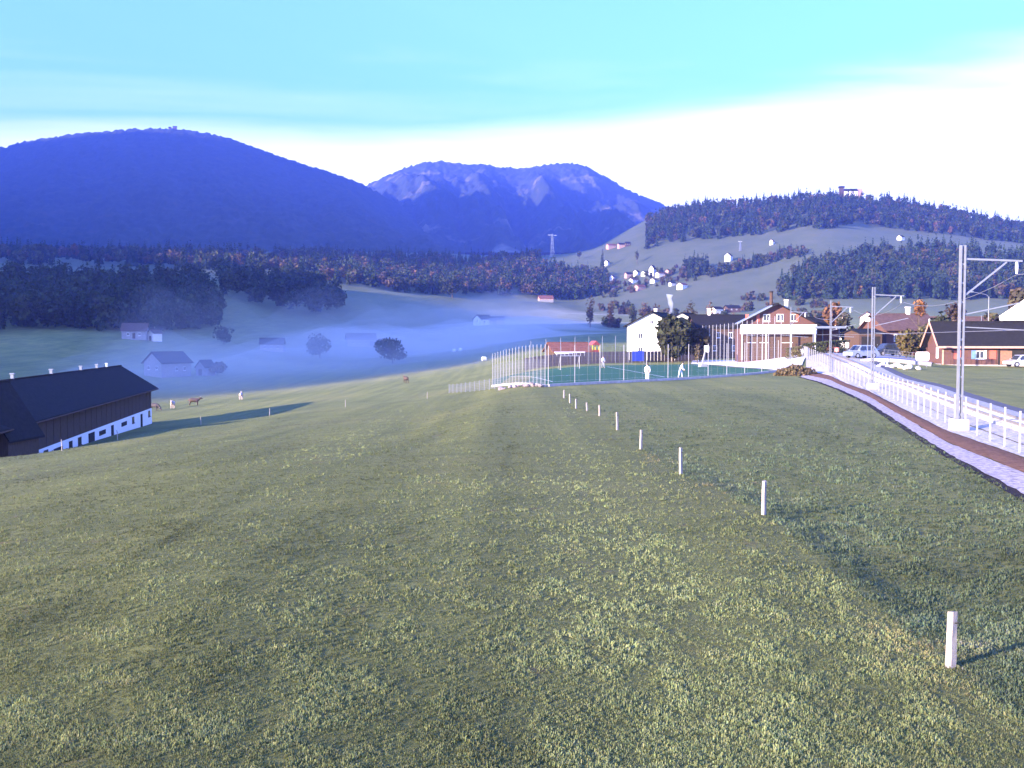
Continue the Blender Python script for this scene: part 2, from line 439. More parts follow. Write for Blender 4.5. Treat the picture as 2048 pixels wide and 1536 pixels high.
# mountains: relief behind a silhouette read off the photograph
def mountain(name, label, sil, d_foot, y_foot, d_ridge, px0, px1, seed, matl, rough_amp, treeh):
    px = np.arange(px0, px1, 3.5)
    sx = np.array([a for a, _ in sil], float); sy = np.array([b for _, b in sil], float)
    ysil = np.interp(px, sx, sy); ysil = _gauss(ysil[:, None], 4, 0)[:, 0]
    nt = 130
    t = np.linspace(0, 1, nt)
    P, T = np.meshgrid(px, t, indexing='xy')
    ridge = np.array([zat(y, d_ridge) for y in ysil]); foot = zat(y_foot, d_foot)
    d = d_foot + (d_ridge - d_foot) * T
    prof = T ** 1.25
    u = (P - 1024) / F
    Zm = foot + (ridge[None, :] - foot) * prof
    X, Y = u * d, d
    w = np.sin(np.pi * np.clip(T, 0, 1)) ** 0.8
    gully = fbm(P / 60 + T * 1.5, T * 3.0, 4, seed)
    Zm = Zm + w * gully * rough_amp
    crag = vnoise(X / 11, Y / 11, seed + 5) + 0.6 * vnoise(X / 5, Y / 5, seed + 6)
    Zm = Zm + treeh * (crag - 0.8) * np.clip(T * 8, 0, 1)
    tj = np.clip(T * 8, 0, 1)
    V = [np.stack([X, Y, Zm], -1).reshape(-1, 3)]
    # far side, dropping away behind the ridge
    nb = 8
    tb = np.linspace(0, 1, nb + 1)[1:]
    Pb, Tb = np.meshgrid(px, tb, indexing='xy')
    db = d_ridge + 1800 * Tb
    Zb = Zm[-1][None, :] * (1 - Tb) + (-20) * Tb
    V.append(np.stack([(Pb - 1024) / F * db, db, Zb], -1).reshape(-1, 3))
    V = np.concatenate(V)
    o = np_mesh(name, V, grid_faces(nt + nb, len(px)), matl, smooth=False)
    return tag(o, label, "mountain", kind="structure")
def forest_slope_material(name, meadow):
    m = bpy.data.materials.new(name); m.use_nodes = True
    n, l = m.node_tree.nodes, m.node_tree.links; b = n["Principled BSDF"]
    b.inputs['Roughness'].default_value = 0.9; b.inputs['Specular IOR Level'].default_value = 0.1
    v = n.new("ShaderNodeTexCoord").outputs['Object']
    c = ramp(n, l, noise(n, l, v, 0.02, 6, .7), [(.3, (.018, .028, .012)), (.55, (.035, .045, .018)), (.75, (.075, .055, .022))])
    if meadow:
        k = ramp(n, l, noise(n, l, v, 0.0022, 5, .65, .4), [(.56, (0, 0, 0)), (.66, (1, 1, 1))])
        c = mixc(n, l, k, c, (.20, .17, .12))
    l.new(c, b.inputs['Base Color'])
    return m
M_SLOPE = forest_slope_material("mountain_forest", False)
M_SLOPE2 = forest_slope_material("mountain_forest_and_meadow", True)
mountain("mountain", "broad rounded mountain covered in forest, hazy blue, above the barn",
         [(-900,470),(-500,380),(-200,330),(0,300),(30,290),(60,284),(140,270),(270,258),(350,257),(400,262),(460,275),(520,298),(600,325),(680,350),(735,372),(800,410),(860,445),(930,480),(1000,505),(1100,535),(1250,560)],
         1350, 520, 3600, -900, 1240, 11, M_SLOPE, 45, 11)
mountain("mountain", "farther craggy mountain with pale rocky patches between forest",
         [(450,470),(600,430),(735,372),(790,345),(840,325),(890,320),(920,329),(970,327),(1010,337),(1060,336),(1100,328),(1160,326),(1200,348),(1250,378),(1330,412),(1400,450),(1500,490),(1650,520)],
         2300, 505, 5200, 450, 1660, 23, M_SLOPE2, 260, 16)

# unseen range to the south-east, placed and shaped to shade valley and left mountain
def shade_range():
    hp = [(500, 20), (300, 60), (0, 170), (-150, 270), (-270, 505), (-900, 520), (-1300, 1060), (-1900, 1480), (-3200, 1540), (-4200, 1250), (-5000, 300)]
    ps = np.linspace(500, -5000, 160); H = .83 * np.interp(-ps, [-a for a, _ in hp], [b for _, b in hp])
    H = _gauss(H[:, None], 1.5, 0)[:, 0] * (1 + 0.10 * fbm(ps / 160, ps * 0, 4, 31))
    ts = np.linspace(-1, 1, 21)
    Pm, Tm = np.meshgrid(ps, ts, indexing='ij')
    half = 120 + 0.55 * H[:, None]
    T0 = np.interp(Pm, [-5000, -2700, -400, 500], [-1250, -1250, -1500, -1500])
    Tt = T0 + Tm * half
    X = .821 * Tt + .571 * Pm; Y = .571 * Tt - .821 * Pm
    Zr = -25 + (H[:, None] + 25) * (1 - np.abs(Tm) ** 1.3) + 30 * fbm(X / 90, Y / 90, 4, 5) * (1 - np.abs(Tm))
    o = np_mesh("mountain", np.stack([X, Y, Zr], -1).reshape(-1, 3), grid_faces(*X.shape), M_SLOPE, smooth=True)
    tag(o, "unseen high wooded range shaped to keep the morning sun off the valley", "mountain", kind="structure")
shade_range()
# ------------------------------------------------------------------ vegetation
M_LEAF = tint_mat("foliage", 0.7, 0.25)
M_BARK = mat("bark", (.09, .065, .045), .9, .3, 3, .4)
M_BLADE = tint_mat("grass_blades", 0.75, 0.45)
def leaf_quads(P, N, size, C, g, jitter=0.9, aspect=1.2):
    n = len(P)
    N = N + g.normal(0, jitter, (n, 3)); N /= np.linalg.norm(N, axis=1)[:, None] + 1e-9
    A = np.cross(N, g.normal(0, 1, (n, 3))); A /= np.linalg.norm(A, axis=1)[:, None] + 1e-9
    B = np.cross(N, A)
    s = (size * g.uniform(.6, 1.35, n))[:, None] * .5
    A = A * s * aspect; B = B * s
    V = np.stack([P - A - B * .6, P + A * .2 - B, P + A + B * .5, P - A * .3 + B], 1).reshape(-1, 3)
    Q = np.arange(4 * n).reshape(-1, 4)
    return V, Q, np.repeat(C, 4, 0)
def broadleaf(h, r, n, col, g, lean=0.0, lobes=8, low=.22, size=None, var=.35):
    """Crown of leaf clumps spread over several uneven lobes; unit: metres, base at z=0."""
    cz = h * (1 + low) / 2; rz = h * (1 - low) / 2
    L = []
    for i in range(lobes):
        a = g.uniform(0, 6.28); t = g.uniform(-.75, .8)
        q = math.sqrt(max(.05, 1 - t * t)) * g.uniform(.25, .62)
        L.append((r * q * math.cos(a), r * q * math.sin(a), cz + rz * t * .72, r * g.uniform(.36, .58), rz * g.uniform(.30, .46), g.uniform(.75, 1.25)))
    L.append((0, 0, cz, r * .66, rz * .76, .9)); L.append((0, 0, cz - rz * .2, r * .74, rz * .55, .9))
    P, N, C = [], [], []
    per = n // len(L)
    for (x, y, z, a, b, k) in L:
        d = g.normal(0, 1, (per, 3)); d /= np.linalg.norm(d, axis=1)[:, None]
        rad = g.uniform(.72, 1.04, per)[:, None]
        P.append(np.array([x, y, z]) + d * rad * np.array([a, a, b])); N.append(d)
        C.append(np.array(col)[None, :] * k * g.uniform(1 - var, 1 + var, (per, 1)) * g.uniform(.9, 1.1, (per, 3)))
    P, N, C = map(np.concatenate, (P, N, C))
    return leaf_quads(P, N, np.full(len(P), size or r * .25), C, g)
def conifer(h, r, n, col, g, low=.1, size=None):
    t = 1 - np.sqrt(g.uniform(0, 1, n)); t = low + (1 - low) * t
    a = g.uniform(0, 6.28, n)
    tier = .72 + .28 * np.abs(np.sin(t * 19 + np.sin(a * 2) * .6))
    rad = r * (1 - t) ** .85 * tier * g.uniform(.55, 1.05, n) + .02 * r
    P = np.stack([np.cos(a) * rad, np.sin(a) * rad, t * h - rad * .18], 1)
    N = np.stack([np.cos(a), np.sin(a), np.full(n, .35)], 1)
    C = np.array(col)[None, :] * g.uniform(.65, 1.35, (n, 1)) * g.uniform(.92, 1.08, (n, 3))
    s = (size or r * .42) * (1.15 - .75 * t)
    return leaf_quads(P, N, s, C, g, .6, 1.5)
def trunk_mesh(h, r, g, limbs=4):
    mb = MB(); b = g.uniform(-.03, .03, 2) * h
    mb.tube([(0, 0, -.4), (b[0] * .3, b[1] * .3, h * .3), (b[0], b[1], h * .75)], [r, r * .7, r * .25], 7)
    for k in range(limbs):
        a = 6.28 * k / limbs + g.uniform(-.4, .4); z = h * g.uniform(.28, .5)
        mb.tube([(b[0] * .3, b[1] * .3, z), (math.cos(a) * h * .11, math.sin(a) * h * .11, z + h * .13), (math.cos(a) * h * .19, math.sin(a) * h * .19, z + h * .25)], [r * .4, r * .25, r * .1], 5)
    return mb
def merge_protos(name, protos, places, label, cat):
    """Far-off wood that reads as one mass: many tree copies in one mesh."""
    Vs, Qs, Cs = [], [], []; off = 0
    for (k, x, y, z, sc, a, shade) in places:
        V, Q, C = protos[k]
        ca, sa = math.cos(a) * sc, math.sin(a) * sc
        W = np.stack([V[:, 0] * ca - V[:, 1] * sa + x, V[:, 0] * sa + V[:, 1] * ca + y, V[:, 2] * sc + z], 1)
        Vs.append(W); Qs.append(Q + off); Cs.append(C * shade); off += len(V)
    o = np_mesh(name, np.concatenate(Vs), np.concatenate(Qs), M_LEAF, col=np.concatenate(Cs))
    return tag(o, label, cat, kind="stuff")
g1 = np.random.default_rng(21)
SPRUCE = (.022, .040, .018); OLIVE = (.055, .062, .022); RUST = (.115, .068, .034); GOLD = (.125, .095, .040); BROWN = (.095, .070, .040)
FAR = [conifer(17, 2.9, 80, SPRUCE, g1, size=1.9) for _ in range(4)] + \
      [conifer(13, 2.5, 70, (.030, .050, .022), g1, size=1.8) for _ in range(2)] + \
      [broadleaf(12, 3.9, 90, OLIVE, g1, size=1.9) for _ in range(3)] + \
      [broadleaf(11, 3.4, 80, BROWN, g1, size=1.7) for _ in range(2)] + \
      [broadleaf(12, 3.3, 80, RUST, g1, size=1.6)] + [broadleaf(10, 3.0, 80, GOLD, g1, size=1.5)]
NEARW = [broadleaf(20, 6.2, 230, (.030, .042, .018), g1, size=1.5, lobes=11) for _ in range(3)] + \
        [conifer(23, 3.9, 200, (.018, .032, .015), g1, size=1.5) for _ in range(3)] + \
        [broadleaf(16, 5.2, 200, (.042, .050, .020), g1, size=1.4, lobes=9) for _ in range(2)]
def scatter(zone, n, weights, seed, smin=.75, smax=1.15, sink=.5):
    """zone: (photo column, near distance, far distance) knots."""
    g = np.random.default_rng(seed)
    zp = np.array([a for a, _, _ in zone], float); zn = np.array([b for _, b, _ in zone], float); zf = np.array([c for _, _, c in zone], float)
    out = []; w = np.array(weights, float); w /= w.sum()
    while len(out) < n:
        px = g.uniform(zp[0], zp[-1]); a, b = np.interp(px, zp, zn), np.interp(px, zp, zf)
        d = g.uniform(a, b)
        p = gp(px, d)
        k = int(g.choice(len(w), p=w)); sc = g.uniform(smin, smax)
        # clearings and uneven edges
        if fbm(np.array(px / 45.), np.array(d / 50.), 3, seed) < -.24: continue
        out.append((k, p.x, p.y, p.z - sink, sc, g.uniform(0, 6.28), g.uniform(.75, 1.25)))
    return out
HILLW = [3.4, 3.4, 3.4, 3.4, 2.4, 2.4, 1.6, 1.6, 1.6, 1.3, 1.3, .35, .3]
merge_protos("forest", FAR, scatter([(1292, 1195, 1420), (1400, 1178, 1450), (1500, 1162, 1450), (1580, 1140, 1430), (1640, 1102, 1405), (1668, 1130, 1395), (1700, 1200, 1400), (1760, 1222, 1420), (1880, 1208, 1440), (2060, 1212, 1460), (2200, 1230, 1460)], 1900, HILLW, 41, .85, 1.25),
             "dense mixed autumn wood along the crest of the hill", "forest")
merge_protos("forest", FAR, scatter([(1560, 790, 830), (1590, 772, 875), (1640, 764, 900), (1750, 748, 965), (1880, 744, 972), (2060, 760, 970), (2200, 780, 970)], 1250, HILLW, 42, .9, 1.32),
             "steep wood of spruce and brown broadleaf trees on the lower hillside", "forest")
merge_protos("forest", FAR, scatter([(640, 780, 1060), (700, 785, 1060), (850, 840, 1080), (960, 955, 1150), (1050, 955, 1190), (1110, 965, 1180), (1180, 990, 1130), (1215, 1000, 1080)], 950, [2, 2, 2, 2, 2, 2, 2, 2, 2, 2.2, 2.2, .9, .7], 43, .8, 1.25),
             "autumn-coloured wood beyond the misty valley meadow", "forest")
merge_protos("forest", FAR, scatter([(-250, 760, 1250), (0, 800, 1250), (200, 850, 1250), (420, 800, 1200), (650, 850, 1200)], 800, [2, 2, 2, 2, 2, 2, 2, 2, 2, 2, 2, .3, .2], 44, .8, 1.3),
             "scattered trees at the foot of the rounded mountain", "forest")
merge_protos("forest", NEARW, scatter([(-420, 300, 520), (-60, 340, 520), (0, 362, 525), (100, 372, 525), (200, 385, 530), (270, 402, 535), (330, 400, 540), (400, 418, 535), (437, 440, 500)], 640, [2, 2, 2, 2, 2, 2, 1.5, 1.5], 45, .65, .95),
             "dark shaded wood above the farmhouse on the left slope", "forest")
merge_protos("forest", NEARW, scatter([(440, 530, 650), (500, 538, 690), (560, 548, 690), (620, 562, 690), (688, 590, 640)], 95, [2, 2, 2, .6, .6, .6, 1.5, 1.5], 46, .72, 1.05),
             "dark rounded grove at the end of the shaded wood", "forest")
merge_protos("forest", FAR, scatter([(600, 1080, 1330), (850, 1090, 1330), (1000, 1160, 1320), (1080, 1200, 1300)], 420, [2, 2, 2, 2, 2, 2, 2, 2, 2, 2, 2, .4, .3], 48, .8, 1.15),
             "hazy strip of trees between the autumn wood and the mountains", "forest")
merge_protos("forest", FAR, scatter([(1412, 955, 982), (1480, 970, 1000), (1560, 985, 1012), (1610, 960, 995)], 130, [1, 1, 1, 1, 2, 2, 2, 2, 2, 2, 2, .5, .5], 49, .5, .85),
             "dark hedgerow of trees crossing the hill pasture below the dazzling farmhouse", "forest")
merge_protos("forest", FAR, scatter([(1364, 975, 1015), (1412, 975, 1015)], 46, [2, 2, 2, 2, 2, 2, 1, 1, 1, .5, .5, .1, .1], 50, .8, 1.25),
             "clump of dark trees directly right of the hamlet", "forest")
BUSH = [broadleaf(9, 4.2, 70, c, g1, low=-.12, size=2.2, lobes=6) for c in (OLIVE, BROWN, (.045, .055, .028), BROWN, (.10, .07, .04), OLIVE)]
_p = []
gf = np.random.default_rng(47)
for k in range(26):                     # grouped in gardens and hedges, not sprinkled
    px0 = gf.uniform(1190, 1640); d0 = gf.uniform(540, 880); dirx = gf.uniform(-26, 26)
    for _ in range(int(gf.integers(4, 13))):
        t = gf.uniform(-1, 1); px = px0 + dirx * t + gf.normal(0, 3); d = d0 + gf.normal(0, 8)
        p = gp(px, d); _p.append((int(gf.integers(0, 6)), p.x, p.y, p.z - .2, gf.uniform(.3, .75), gf.uniform(0, 6.28), gf.uniform(.7, 1.2)))
for _ in range(80):
    px = gf.uniform(1200, 1390); d = gf.uniform(955, 1050)
    p = gp(px, d); _p.append((int(gf.integers(0, 6)), p.x, p.y, p.z - .2, gf.uniform(.35, .8), gf.uniform(0, 6.28), gf.uniform(.7, 1.2)))
merge_protos("bushes", BUSH, _p, "low scattered bushes and garden trees below the hill hamlet", "bushes")

# single trees that can be told apart
def tree(label, px, d, h, r, kind, col, group=None, n=420, base=None, seed=0, low=.2, size=None, cat="tree", name=None):
    g = np.random.default_rng(1000 + int(px) * 7 + int(d) + seed)
    p = base or gp(px, d)
    t = empty(name or ("spruce_tree" if kind == 'c' else "broadleaf_tree"), p, g.uniform(0, 6.28))
    V, Q, C = (conifer(h, r, n, col, g, size=size) if kind == 'c' else broadleaf(h, r, n, col, g, low=low, size=size, lobes=11))
    np_mesh("crown", V, Q, M_LEAF, t, col=C)
    trunk_mesh(h, max(.06, h * .022), g, 4 if kind != 'c' else 0).build("trunk", M_BARK, t)
    return tag(t, label, cat, group)
def htree(label, px, ytop, d, wpx, kind, col, **k):
    """Tree whose top is seen at photo row ytop and whose crown is wpx wide."""
    p = gp(px, d); top = zat(ytop, d)
    return tree(label, px, d, max(1.0, top - p.z), wpx / F * d / 2 * 1.12, kind, col, **k)
htree("bushy dark tree standing in front of the white gabled house", 1345, 628, 178, 70, 'b', (.040, .043, .022), n=2200, low=.02, size=.75)
htree("smaller brown tree beside the dark tree, under the long roof", 1400, 648, 180, 50, 'b', (.065, .050, .030), n=1200, low=.03, size=.6)
htree("smooth dome-shaped dark tree rising behind the small white gable", 1378, 596, 262, 38, 'b', (.050, .042, .030), n=900, low=.1, size=.5)
htree("small reddish tree on the slope right of the dome-shaped tree", 1417, 600, 330, 22, 'b', (.11, .065, .045), n=300)
htree("rust-orange autumn tree behind the low shed with the pale fascia", 1664, 601, 196, 46, 'b', (.19, .095, .040), n=900, low=.12)
htree("dark green tree joined to the rust-orange autumn tree", 1690, 622, 190, 38, 'b', (.055, .050, .030), n=600, low=.1)
htree("slender tree with an orange top beside the red-brown house", 1838, 594, 150, 26, 'b', (.23, .105, .040), n=420, low=.62)
htree("olive-yellow shrub between the red-brown house and the chalet", 1812, 652, 138, 46, 'b', (.12, .095, .035), n=800, low=.02, cat="shrub", name="shrub")
htree("tall olive shrub touching the chalet's gable", 1842, 640, 142, 34, 'b', (.095, .080, .035), n=600, low=.02, cat="shrub", name="shrub")
htree("dark green bush behind the left end of the chalet roof", 1880, 612, 158, 58, 'b', (.050, .058, .030), n=900, low=.05, cat="bush", name="bush")
htree("brownish bush behind the middle of the chalet roof", 1985, 620, 158, 56, 'b', (.075, .065, .035), n=800, low=.05, cat="bush", name="bush")
htree("bare-topped brown tree behind the largest railway mast", 1905, 598, 168, 40, 'b', (.085, .060, .045), n=500, low=.3)
htree("round brown tree behind the white gabled house at the railway", 2043, 566, 175, 62, 'b', (.075, .062, .040), n=800, low=.15)
htree("small yellow-brown shrub left of the basketball stand", 1395, 682, 172, 16, 'b', (.13, .10, .05), n=200, low=0, cat="shrub", name="shrub")
htree("dark broad tree in the mist below the long farm barn", 785, 674, 352, 72, 'b', (.045, .045, .028), n=1500, low=.02, size=.7)
htree("low dark bush by the misty farmstead", 640, 662, 385, 56, 'b', (.040, .045, .025), n=1000, low=.02, size=.7, cat="bush", name="bush")
htree("round dark tree alone in front of the autumn wood", 905, 540, 830, 55, 'b', (.030, .042, .022), n=600, size=1.6, low=.03)
htree("pale brown tree in the mist behind the barn", 435, 722, 300, 34, 'b', (.10, .075, .045), n=900, low=.1, size=.55)
htree("dark hedge tree at the lower right corner of the shaded wood", 448, 650, 400, 40, 'b', (.035, .042, .022), n=400, low=.02, size=.9)
htree("dark columnar spruce on the hill pasture", 1204, 487, 1160, 9, 'c', SPRUCE, n=160, size=1.5)
htree("small round tree on the hill pasture below the pylon", 1158, 500, 1250, 11, 'b', (.05, .055, .03), n=160, size=1.3)
htree("lone bush on the hill pasture under the pink farm", 1273, 498, 1130, 8, 'b', (.045, .05, .03), n=120, size=1.1, cat="bush", name="bush")
htree("broad dark tree group at the upper edge of the hamlet", 1380, 512, 1020, 32, 'b', (.040, .042, .028), n=520, size=1.5, low=.02)
htree("dark spruce next to the broad tree above the hamlet", 1402, 516, 1010, 15, 'c', SPRUCE, n=240, size=1.6)
htree("short tree in the gap of the pale hill road", 1650, 500, 900, 14, 'b', OLIVE, n=160, size=1.3)
for px, yt, w, c, lb in ((1222, 592, 14, RUST, "slim rust-coloured tree at the valley edge near the church"), (1180, 588, 18, BROWN, "brown poplar-like tree on the valley edge"), (1290, 598, 20, (.12, .08, .05), "pinkish-brown tree below the hamlet road"), (1265, 600, 16, OLIVE, "olive tree left of the smoke column"), (1312, 605, 22, BROWN, "brown garden tree right beside the smoke column")):
    htree(lb, px, yt, 560, w, 'b', c, n=260, size=.9, low=.05)

# hedge and dry shrub mound near the court
def foliage_block(name, label, cat, pts, h, w, n, col, size, seed):
    g = np.random.default_rng(seed); P, N = [], []
    pts = [Vector(p) for p in pts]
    for k in range(n):
        i = g.integers(0, len(pts) - 1); q = pts[i].lerp(pts[i + 1], float(g.uniform(0, 1)))
        dirv = (pts[i + 1] - pts[i]).normalized(); side = Vector((-dirv.y, dirv.x, 0))
        a = g.uniform(-1, 1); b = g.uniform(0, 1)
        if g.uniform() < .5: b = 1 - abs(g.normal(0, .06))
        else: a = math.copysign(1 - abs(g.normal(0, .06)), a)
        P.append(q + side * (a * w / 2) + Vector((0, 0, b * h))); N.append((side.x * a, side.y * a, .6 if b > .8 else .1))
    C = np.array(col)[None, :] * g.uniform(.6, 1.4, (n, 1)) * g.uniform(.92, 1.08, (n, 3))
    V, Q, C = leaf_quads(np.array(P), np.array(N), np.full(n, size), C, g)
    o = np_mesh(name, V, Q, M_LEAF, col=C)
    return tag(o, label, cat)
foliage_block("hedge", "long clipped dark green hedge in front of the low pale shed", "hedge", [gp(1606, 150), gp(1650, 150), gp(1692, 152)], 2.0, 1.4, 2600, (.060, .066, .028), .22, 5)
foliage_block("hedge", "short clipped yellowish hedge between the hedge and the big chalet", "hedge", [gp(1572, 152), gp(1604, 151)], 1.7, 1.2, 900, (.11, .095, .045), .2, 6)
def mound_bush():
    g = np.random.default_rng(9); c = flat(1600, 756); n = 1500
    d = g.normal(0, 1, (n, 3)); d /= np.linalg.norm(d, axis=1)[:, None]; d[:, 2] = np.abs(d[:, 2])
    P = np.array(c) + np.array([0, 1.6, 0]) + d * g.uniform(.8, 1.03, (n, 1)) * np.array([2.4, 1.5, 1.35])
    P[:, 2] += .12 * np.sin(P[:, 0] * 3)
    C = np.array((.13, .095, .050))[None, :] * g.uniform(.6, 1.4, (n, 1)) * g.uniform(.9, 1.1, (n, 3))
    V, Q, C = leaf_quads(P, d, np.full(n, .22), C, g)
    tag(np_mesh("shrub", V, Q, M_LEAF, col=C), "low dry brownish shrub mound at the end of the court", "shrub")
mound_bush()

# short grass of the field, leaf by leaf near the camera
POSTS = [(1900,1335,1222),(1527,1034,966),(1362,949,895),(1282,899,860),(1235,860,824),(1199,832,810),(1174,822,805),(1152,817,798),(1140,806,788),(1128,796,780)]
post_xy = [flat(a, b) for a, b, _ in POSTS]
_pd = np.array([p.y for p in post_xy]); _pxx = np.array([p.x for p in post_xy])
STRIP_L = [flat(*q) for q in ((2300,1140),(2048,990),(1893,906),(1736,806),(1680,780),(1640,766),(1600,757))]
def extend(line, k=1.9):
    """Carry a ground line on past the camera."""
    return [line[0] + (line[0] - line[1]) * k] + line
STRIP_L = extend(STRIP_L)
def strip_x(line, y):
    ys = np.array([p.y for p in line]); xs = np.array([p.x for p in line]); return np.interp(y, ys, xs)
def field_grass():
    g = np.random.default_rng(77)
    NT = 73000
    yy = 690 + (1600 - 690) * g.uniform(0, 1, NT) ** 1.1
    d = HC * F / np.maximum(yy - 675, 85); d *= np.exp(g.normal(0, .07, NT))
    s = np.where(g.uniform(0, 1, NT) < .9, g.uniform(-.56, .56, NT), g.uniform(-.75, .75, NT)); x = s * d
    keep = (x < strip_x(STRIP_L, d) - .1) & (d > 8.5) & (d < 100) & ((d < 88) | (x < 3.06 - (d - 92) * .2 - 1.0))
    x, d = x[keep], d[keep]; n = len(x)
    z = ground(x, d)
    lineX = np.interp(d, _pd, _pxx); right = x > lineX
    near_line = np.exp(-((x - lineX + .2) / .7) ** 2)
    sc = np.interp(d, [8, 15, 30, 50, 75, 100], [.8, 1.0, 1.45, 1.8, 1.9, 1.1]) * np.where(right, 1.2, .9)
    patch = fbm(x / 1.3, d / 1.3, 4, 8) * 1.6 + fbm(x / 9, d / 5, 3, 12) * 1.2
    base = np.where(right[:, None], np.array([[.100, .128, .064]]), np.array([[.140, .157, .062]]))
    dry = np.array([[.20, .125, .065]])
    f = np.clip(patch * .9 - .42 + near_line * .55 * g.uniform(0, 1, n), 0, .9)[:, None]
    base = base * (1 - f) + dry * f
    mow = fbm(x * .42, d * .016, 3, 55) * 2.2 + .35 * np.exp(-((x - 1.5) / 2.2) ** 2)
    base = base * np.clip(1 + patch[:, None] * .55 + (mow * np.where(right, .3, .8))[:, None], .5, 1.7)
    clump = fbm(x / .42, d / .55, 3, 91)
    sc = sc * np.clip(1 + 1.5 * clump, .55, 1.7)
    base = base * np.clip(1 + 1.1 * clump, .6, 1.5)[:, None]
    NB = 9
    X = np.repeat(x, NB); D = np.repeat(d, NB); Zb = np.repeat(z, NB); S = np.repeat(sc, NB); Bc = np.repeat(base, NB, 0)
    m = len(X); a = g.uniform(0, 6.28, m)
    rad = S * .055 * np.sqrt(g.uniform(0, 1, m))
    X = X + np.cos(a * 3.1) * rad; D = D + np.sin(a * 3.1) * rad
    L = S * np.interp(D, [10, 50], [1, .72]) * g.uniform(.018, .046, m); thin = g.uniform(0, 1, m) < .35; L = np.where(thin, L * 1.35, L); W = S * np.where(thin, g.uniform(.004, .009, m), g.uniform(.009, .021, m)); lean = np.where(thin, g.uniform(.15, .9, m), g.uniform(.4, 1.35, m))
    dx, dy = np.cos(a), np.sin(a); sx, sy = -dy, dx
    tipx, tipy, tipz = dx * np.sin(lean) * L, dy * np.sin(lean) * L, np.cos(lean) * L
    lo = -.01
    V = np.empty((m, 4, 3))
    V[:, 0] = np.stack([X - sx * W * .5, D - sy * W * .5, Zb + lo], 1)
    V[:, 1] = np.stack([X + sx * W * .5, D + sy * W * .5, Zb + lo], 1)
    V[:, 2] = np.stack([X + tipx + sx * W * .55, D + tipy + sy * W * .55, Zb + tipz], 1)
    V[:, 3] = np.stack([X + tipx - sx * W * .4, D + tipy - sy * W * .4, Zb + tipz * 1.08], 1)
    C = Bc * (1 + g.uniform(-.26, .28, (m, 1)) * np.interp(D, [12, 60], [1, .5])[:, None]) * g.uniform(.9, 1.1, (m, 3))
    C[:, 2] = np.where(g.uniform(0, 1, m) < .03, C[:, 2] * 1.5, C[:, 2])
    o = np_mesh("grass", V.reshape(-1, 3), np.arange(4 * m).reshape(-1, 4), M_BLADE, col=np.repeat(C, 4, 0))
    tag(o, "short mown grass with dry patches covering the near field", "grass", kind="stuff")
field_grass()
# ------------------------------------------------------------------ railway, strips, fences, posts
M_STEEL = mat("galvanised_steel", (.20, .215, .25), .5, .15, 3, metal=.3)
M_WHITEPOST = mat("white_fence_steel", (.30, .30, .32), .5, .08, 3)
M_CONC = mat("pale_concrete", (.40, .37, .35), .85, .2, 2, .3, spec=.05)
M_BALLAST = mat("ballast_stone", (.38, .35, .33), .9, .45, 6, .9, 14, spec=.05)
M_GRAVEL = mat("pale_gravel", (.46, .42, .40), .9, .45, 6, .9, 18, spec=.05)
M_STONEKERB = mat("grey_gravel_edge", (.36, .31, .30), .9, .55, 5, .9, 12, spec=.05)
M_MULCH = mat("brown_bare_soil", (.155, .085, .055), .95, .35, 5, .9, 16, spec=.05)
M_ASPH = mat("asphalt", (.10, .10, .11), .9, .15, 4, .3, spec=.05)
M_RAIL = mat("rail_steel", (.30, .27, .25), .4, .2, 5, metal=.7)
M_SLEEPER = mat("sleeper_concrete", (.42, .40, .38), .9, .2, 5, .3)
M_WOODPOST = mat("weathered_split_wood", (.27, .24, .215), .85, .25, 6, .5, second=(.36, .325, .30), stretch=(6, 6, 1))
M_WIRE = mat("wire", (.30, .30, .32), .5, .1, 3, metal=.6)
M_INS = mat("insulator", (.70, .70, .72), .3, .1, 3)

def polyline(pts, n):
    ys = np.array([p.y for p in pts]); xs = np.array([p.x for p in pts])
    t = np.linspace(0, 1, n); L = np.concatenate([[0], np.cumsum(np.hypot(np.diff(xs), np.diff(ys)))]); L /= L[-1]
    x, y = np.interp(t, L, xs), np.interp(t, L, ys)
    k = max(1, n // 20)
    for _ in range(3):
        x = np.concatenate([[x[0]], (x[:-2] + 2 * x[1:-1] + x[2:]) / 4, [x[-1]]]) if k else x
        y = np.concatenate([[y[0]], (y[:-2] + 2 * y[1:-1] + y[2:]) / 4, [y[-1]]])
    return x, y
def ribbon(name, A, B, z, m, label, cat, n=160, wob=0.0, seed=0, thick=0.0, cross=6, crown=0.0):
    """Ground strip between two lines, following the ground at height z above it."""
    ax, ay = polyline(A, n); bx, by = polyline(B, n)
    if wob:
        ax = ax + wob * fbm(ay * 1.3, ay * 0, 3, seed) * 2; bx = bx + wob * fbm(by * 1.3, by * 0, 3, seed + 7) * 2
    T = np.linspace(0, 1, cross)[None, :]
    X = ax[:, None] * (1 - T) + bx[:, None] * T; Y = ay[:, None] * (1 - T) + by[:, None] * T
    Zs = ground(X, Y) + z + crown * np.sin(np.pi * T) + .012 * (vnoise(X * 5, Y * 5, seed) - .5)
    o = np_mesh(name, np.stack([X, Y, Zs], -1).reshape(-1, 3), grid_faces(n, cross)[:, ::-1], m, smooth=False)
    return tag(o, label, cat, kind="structure")
fence_l = [flat(*q) for q in ((2300,1035),(2028,904),(1895,850),(1744,779),(1662,755),(1618,742),(1600,730))]
fence_l = extend(fence_l)
mul_r = [flat(*q) for q in ((2300,1050),(2048,917),(1893,863),(1736,783),(1660,758),(1612,750))]
mul_r = extend(mul_r)
mul_l = [flat(*q) for q in ((2300,1082),(2048,947),(1893,885),(1736,793),(1660,763),(1605,753.5))]
mul_l = extend(mul_l)
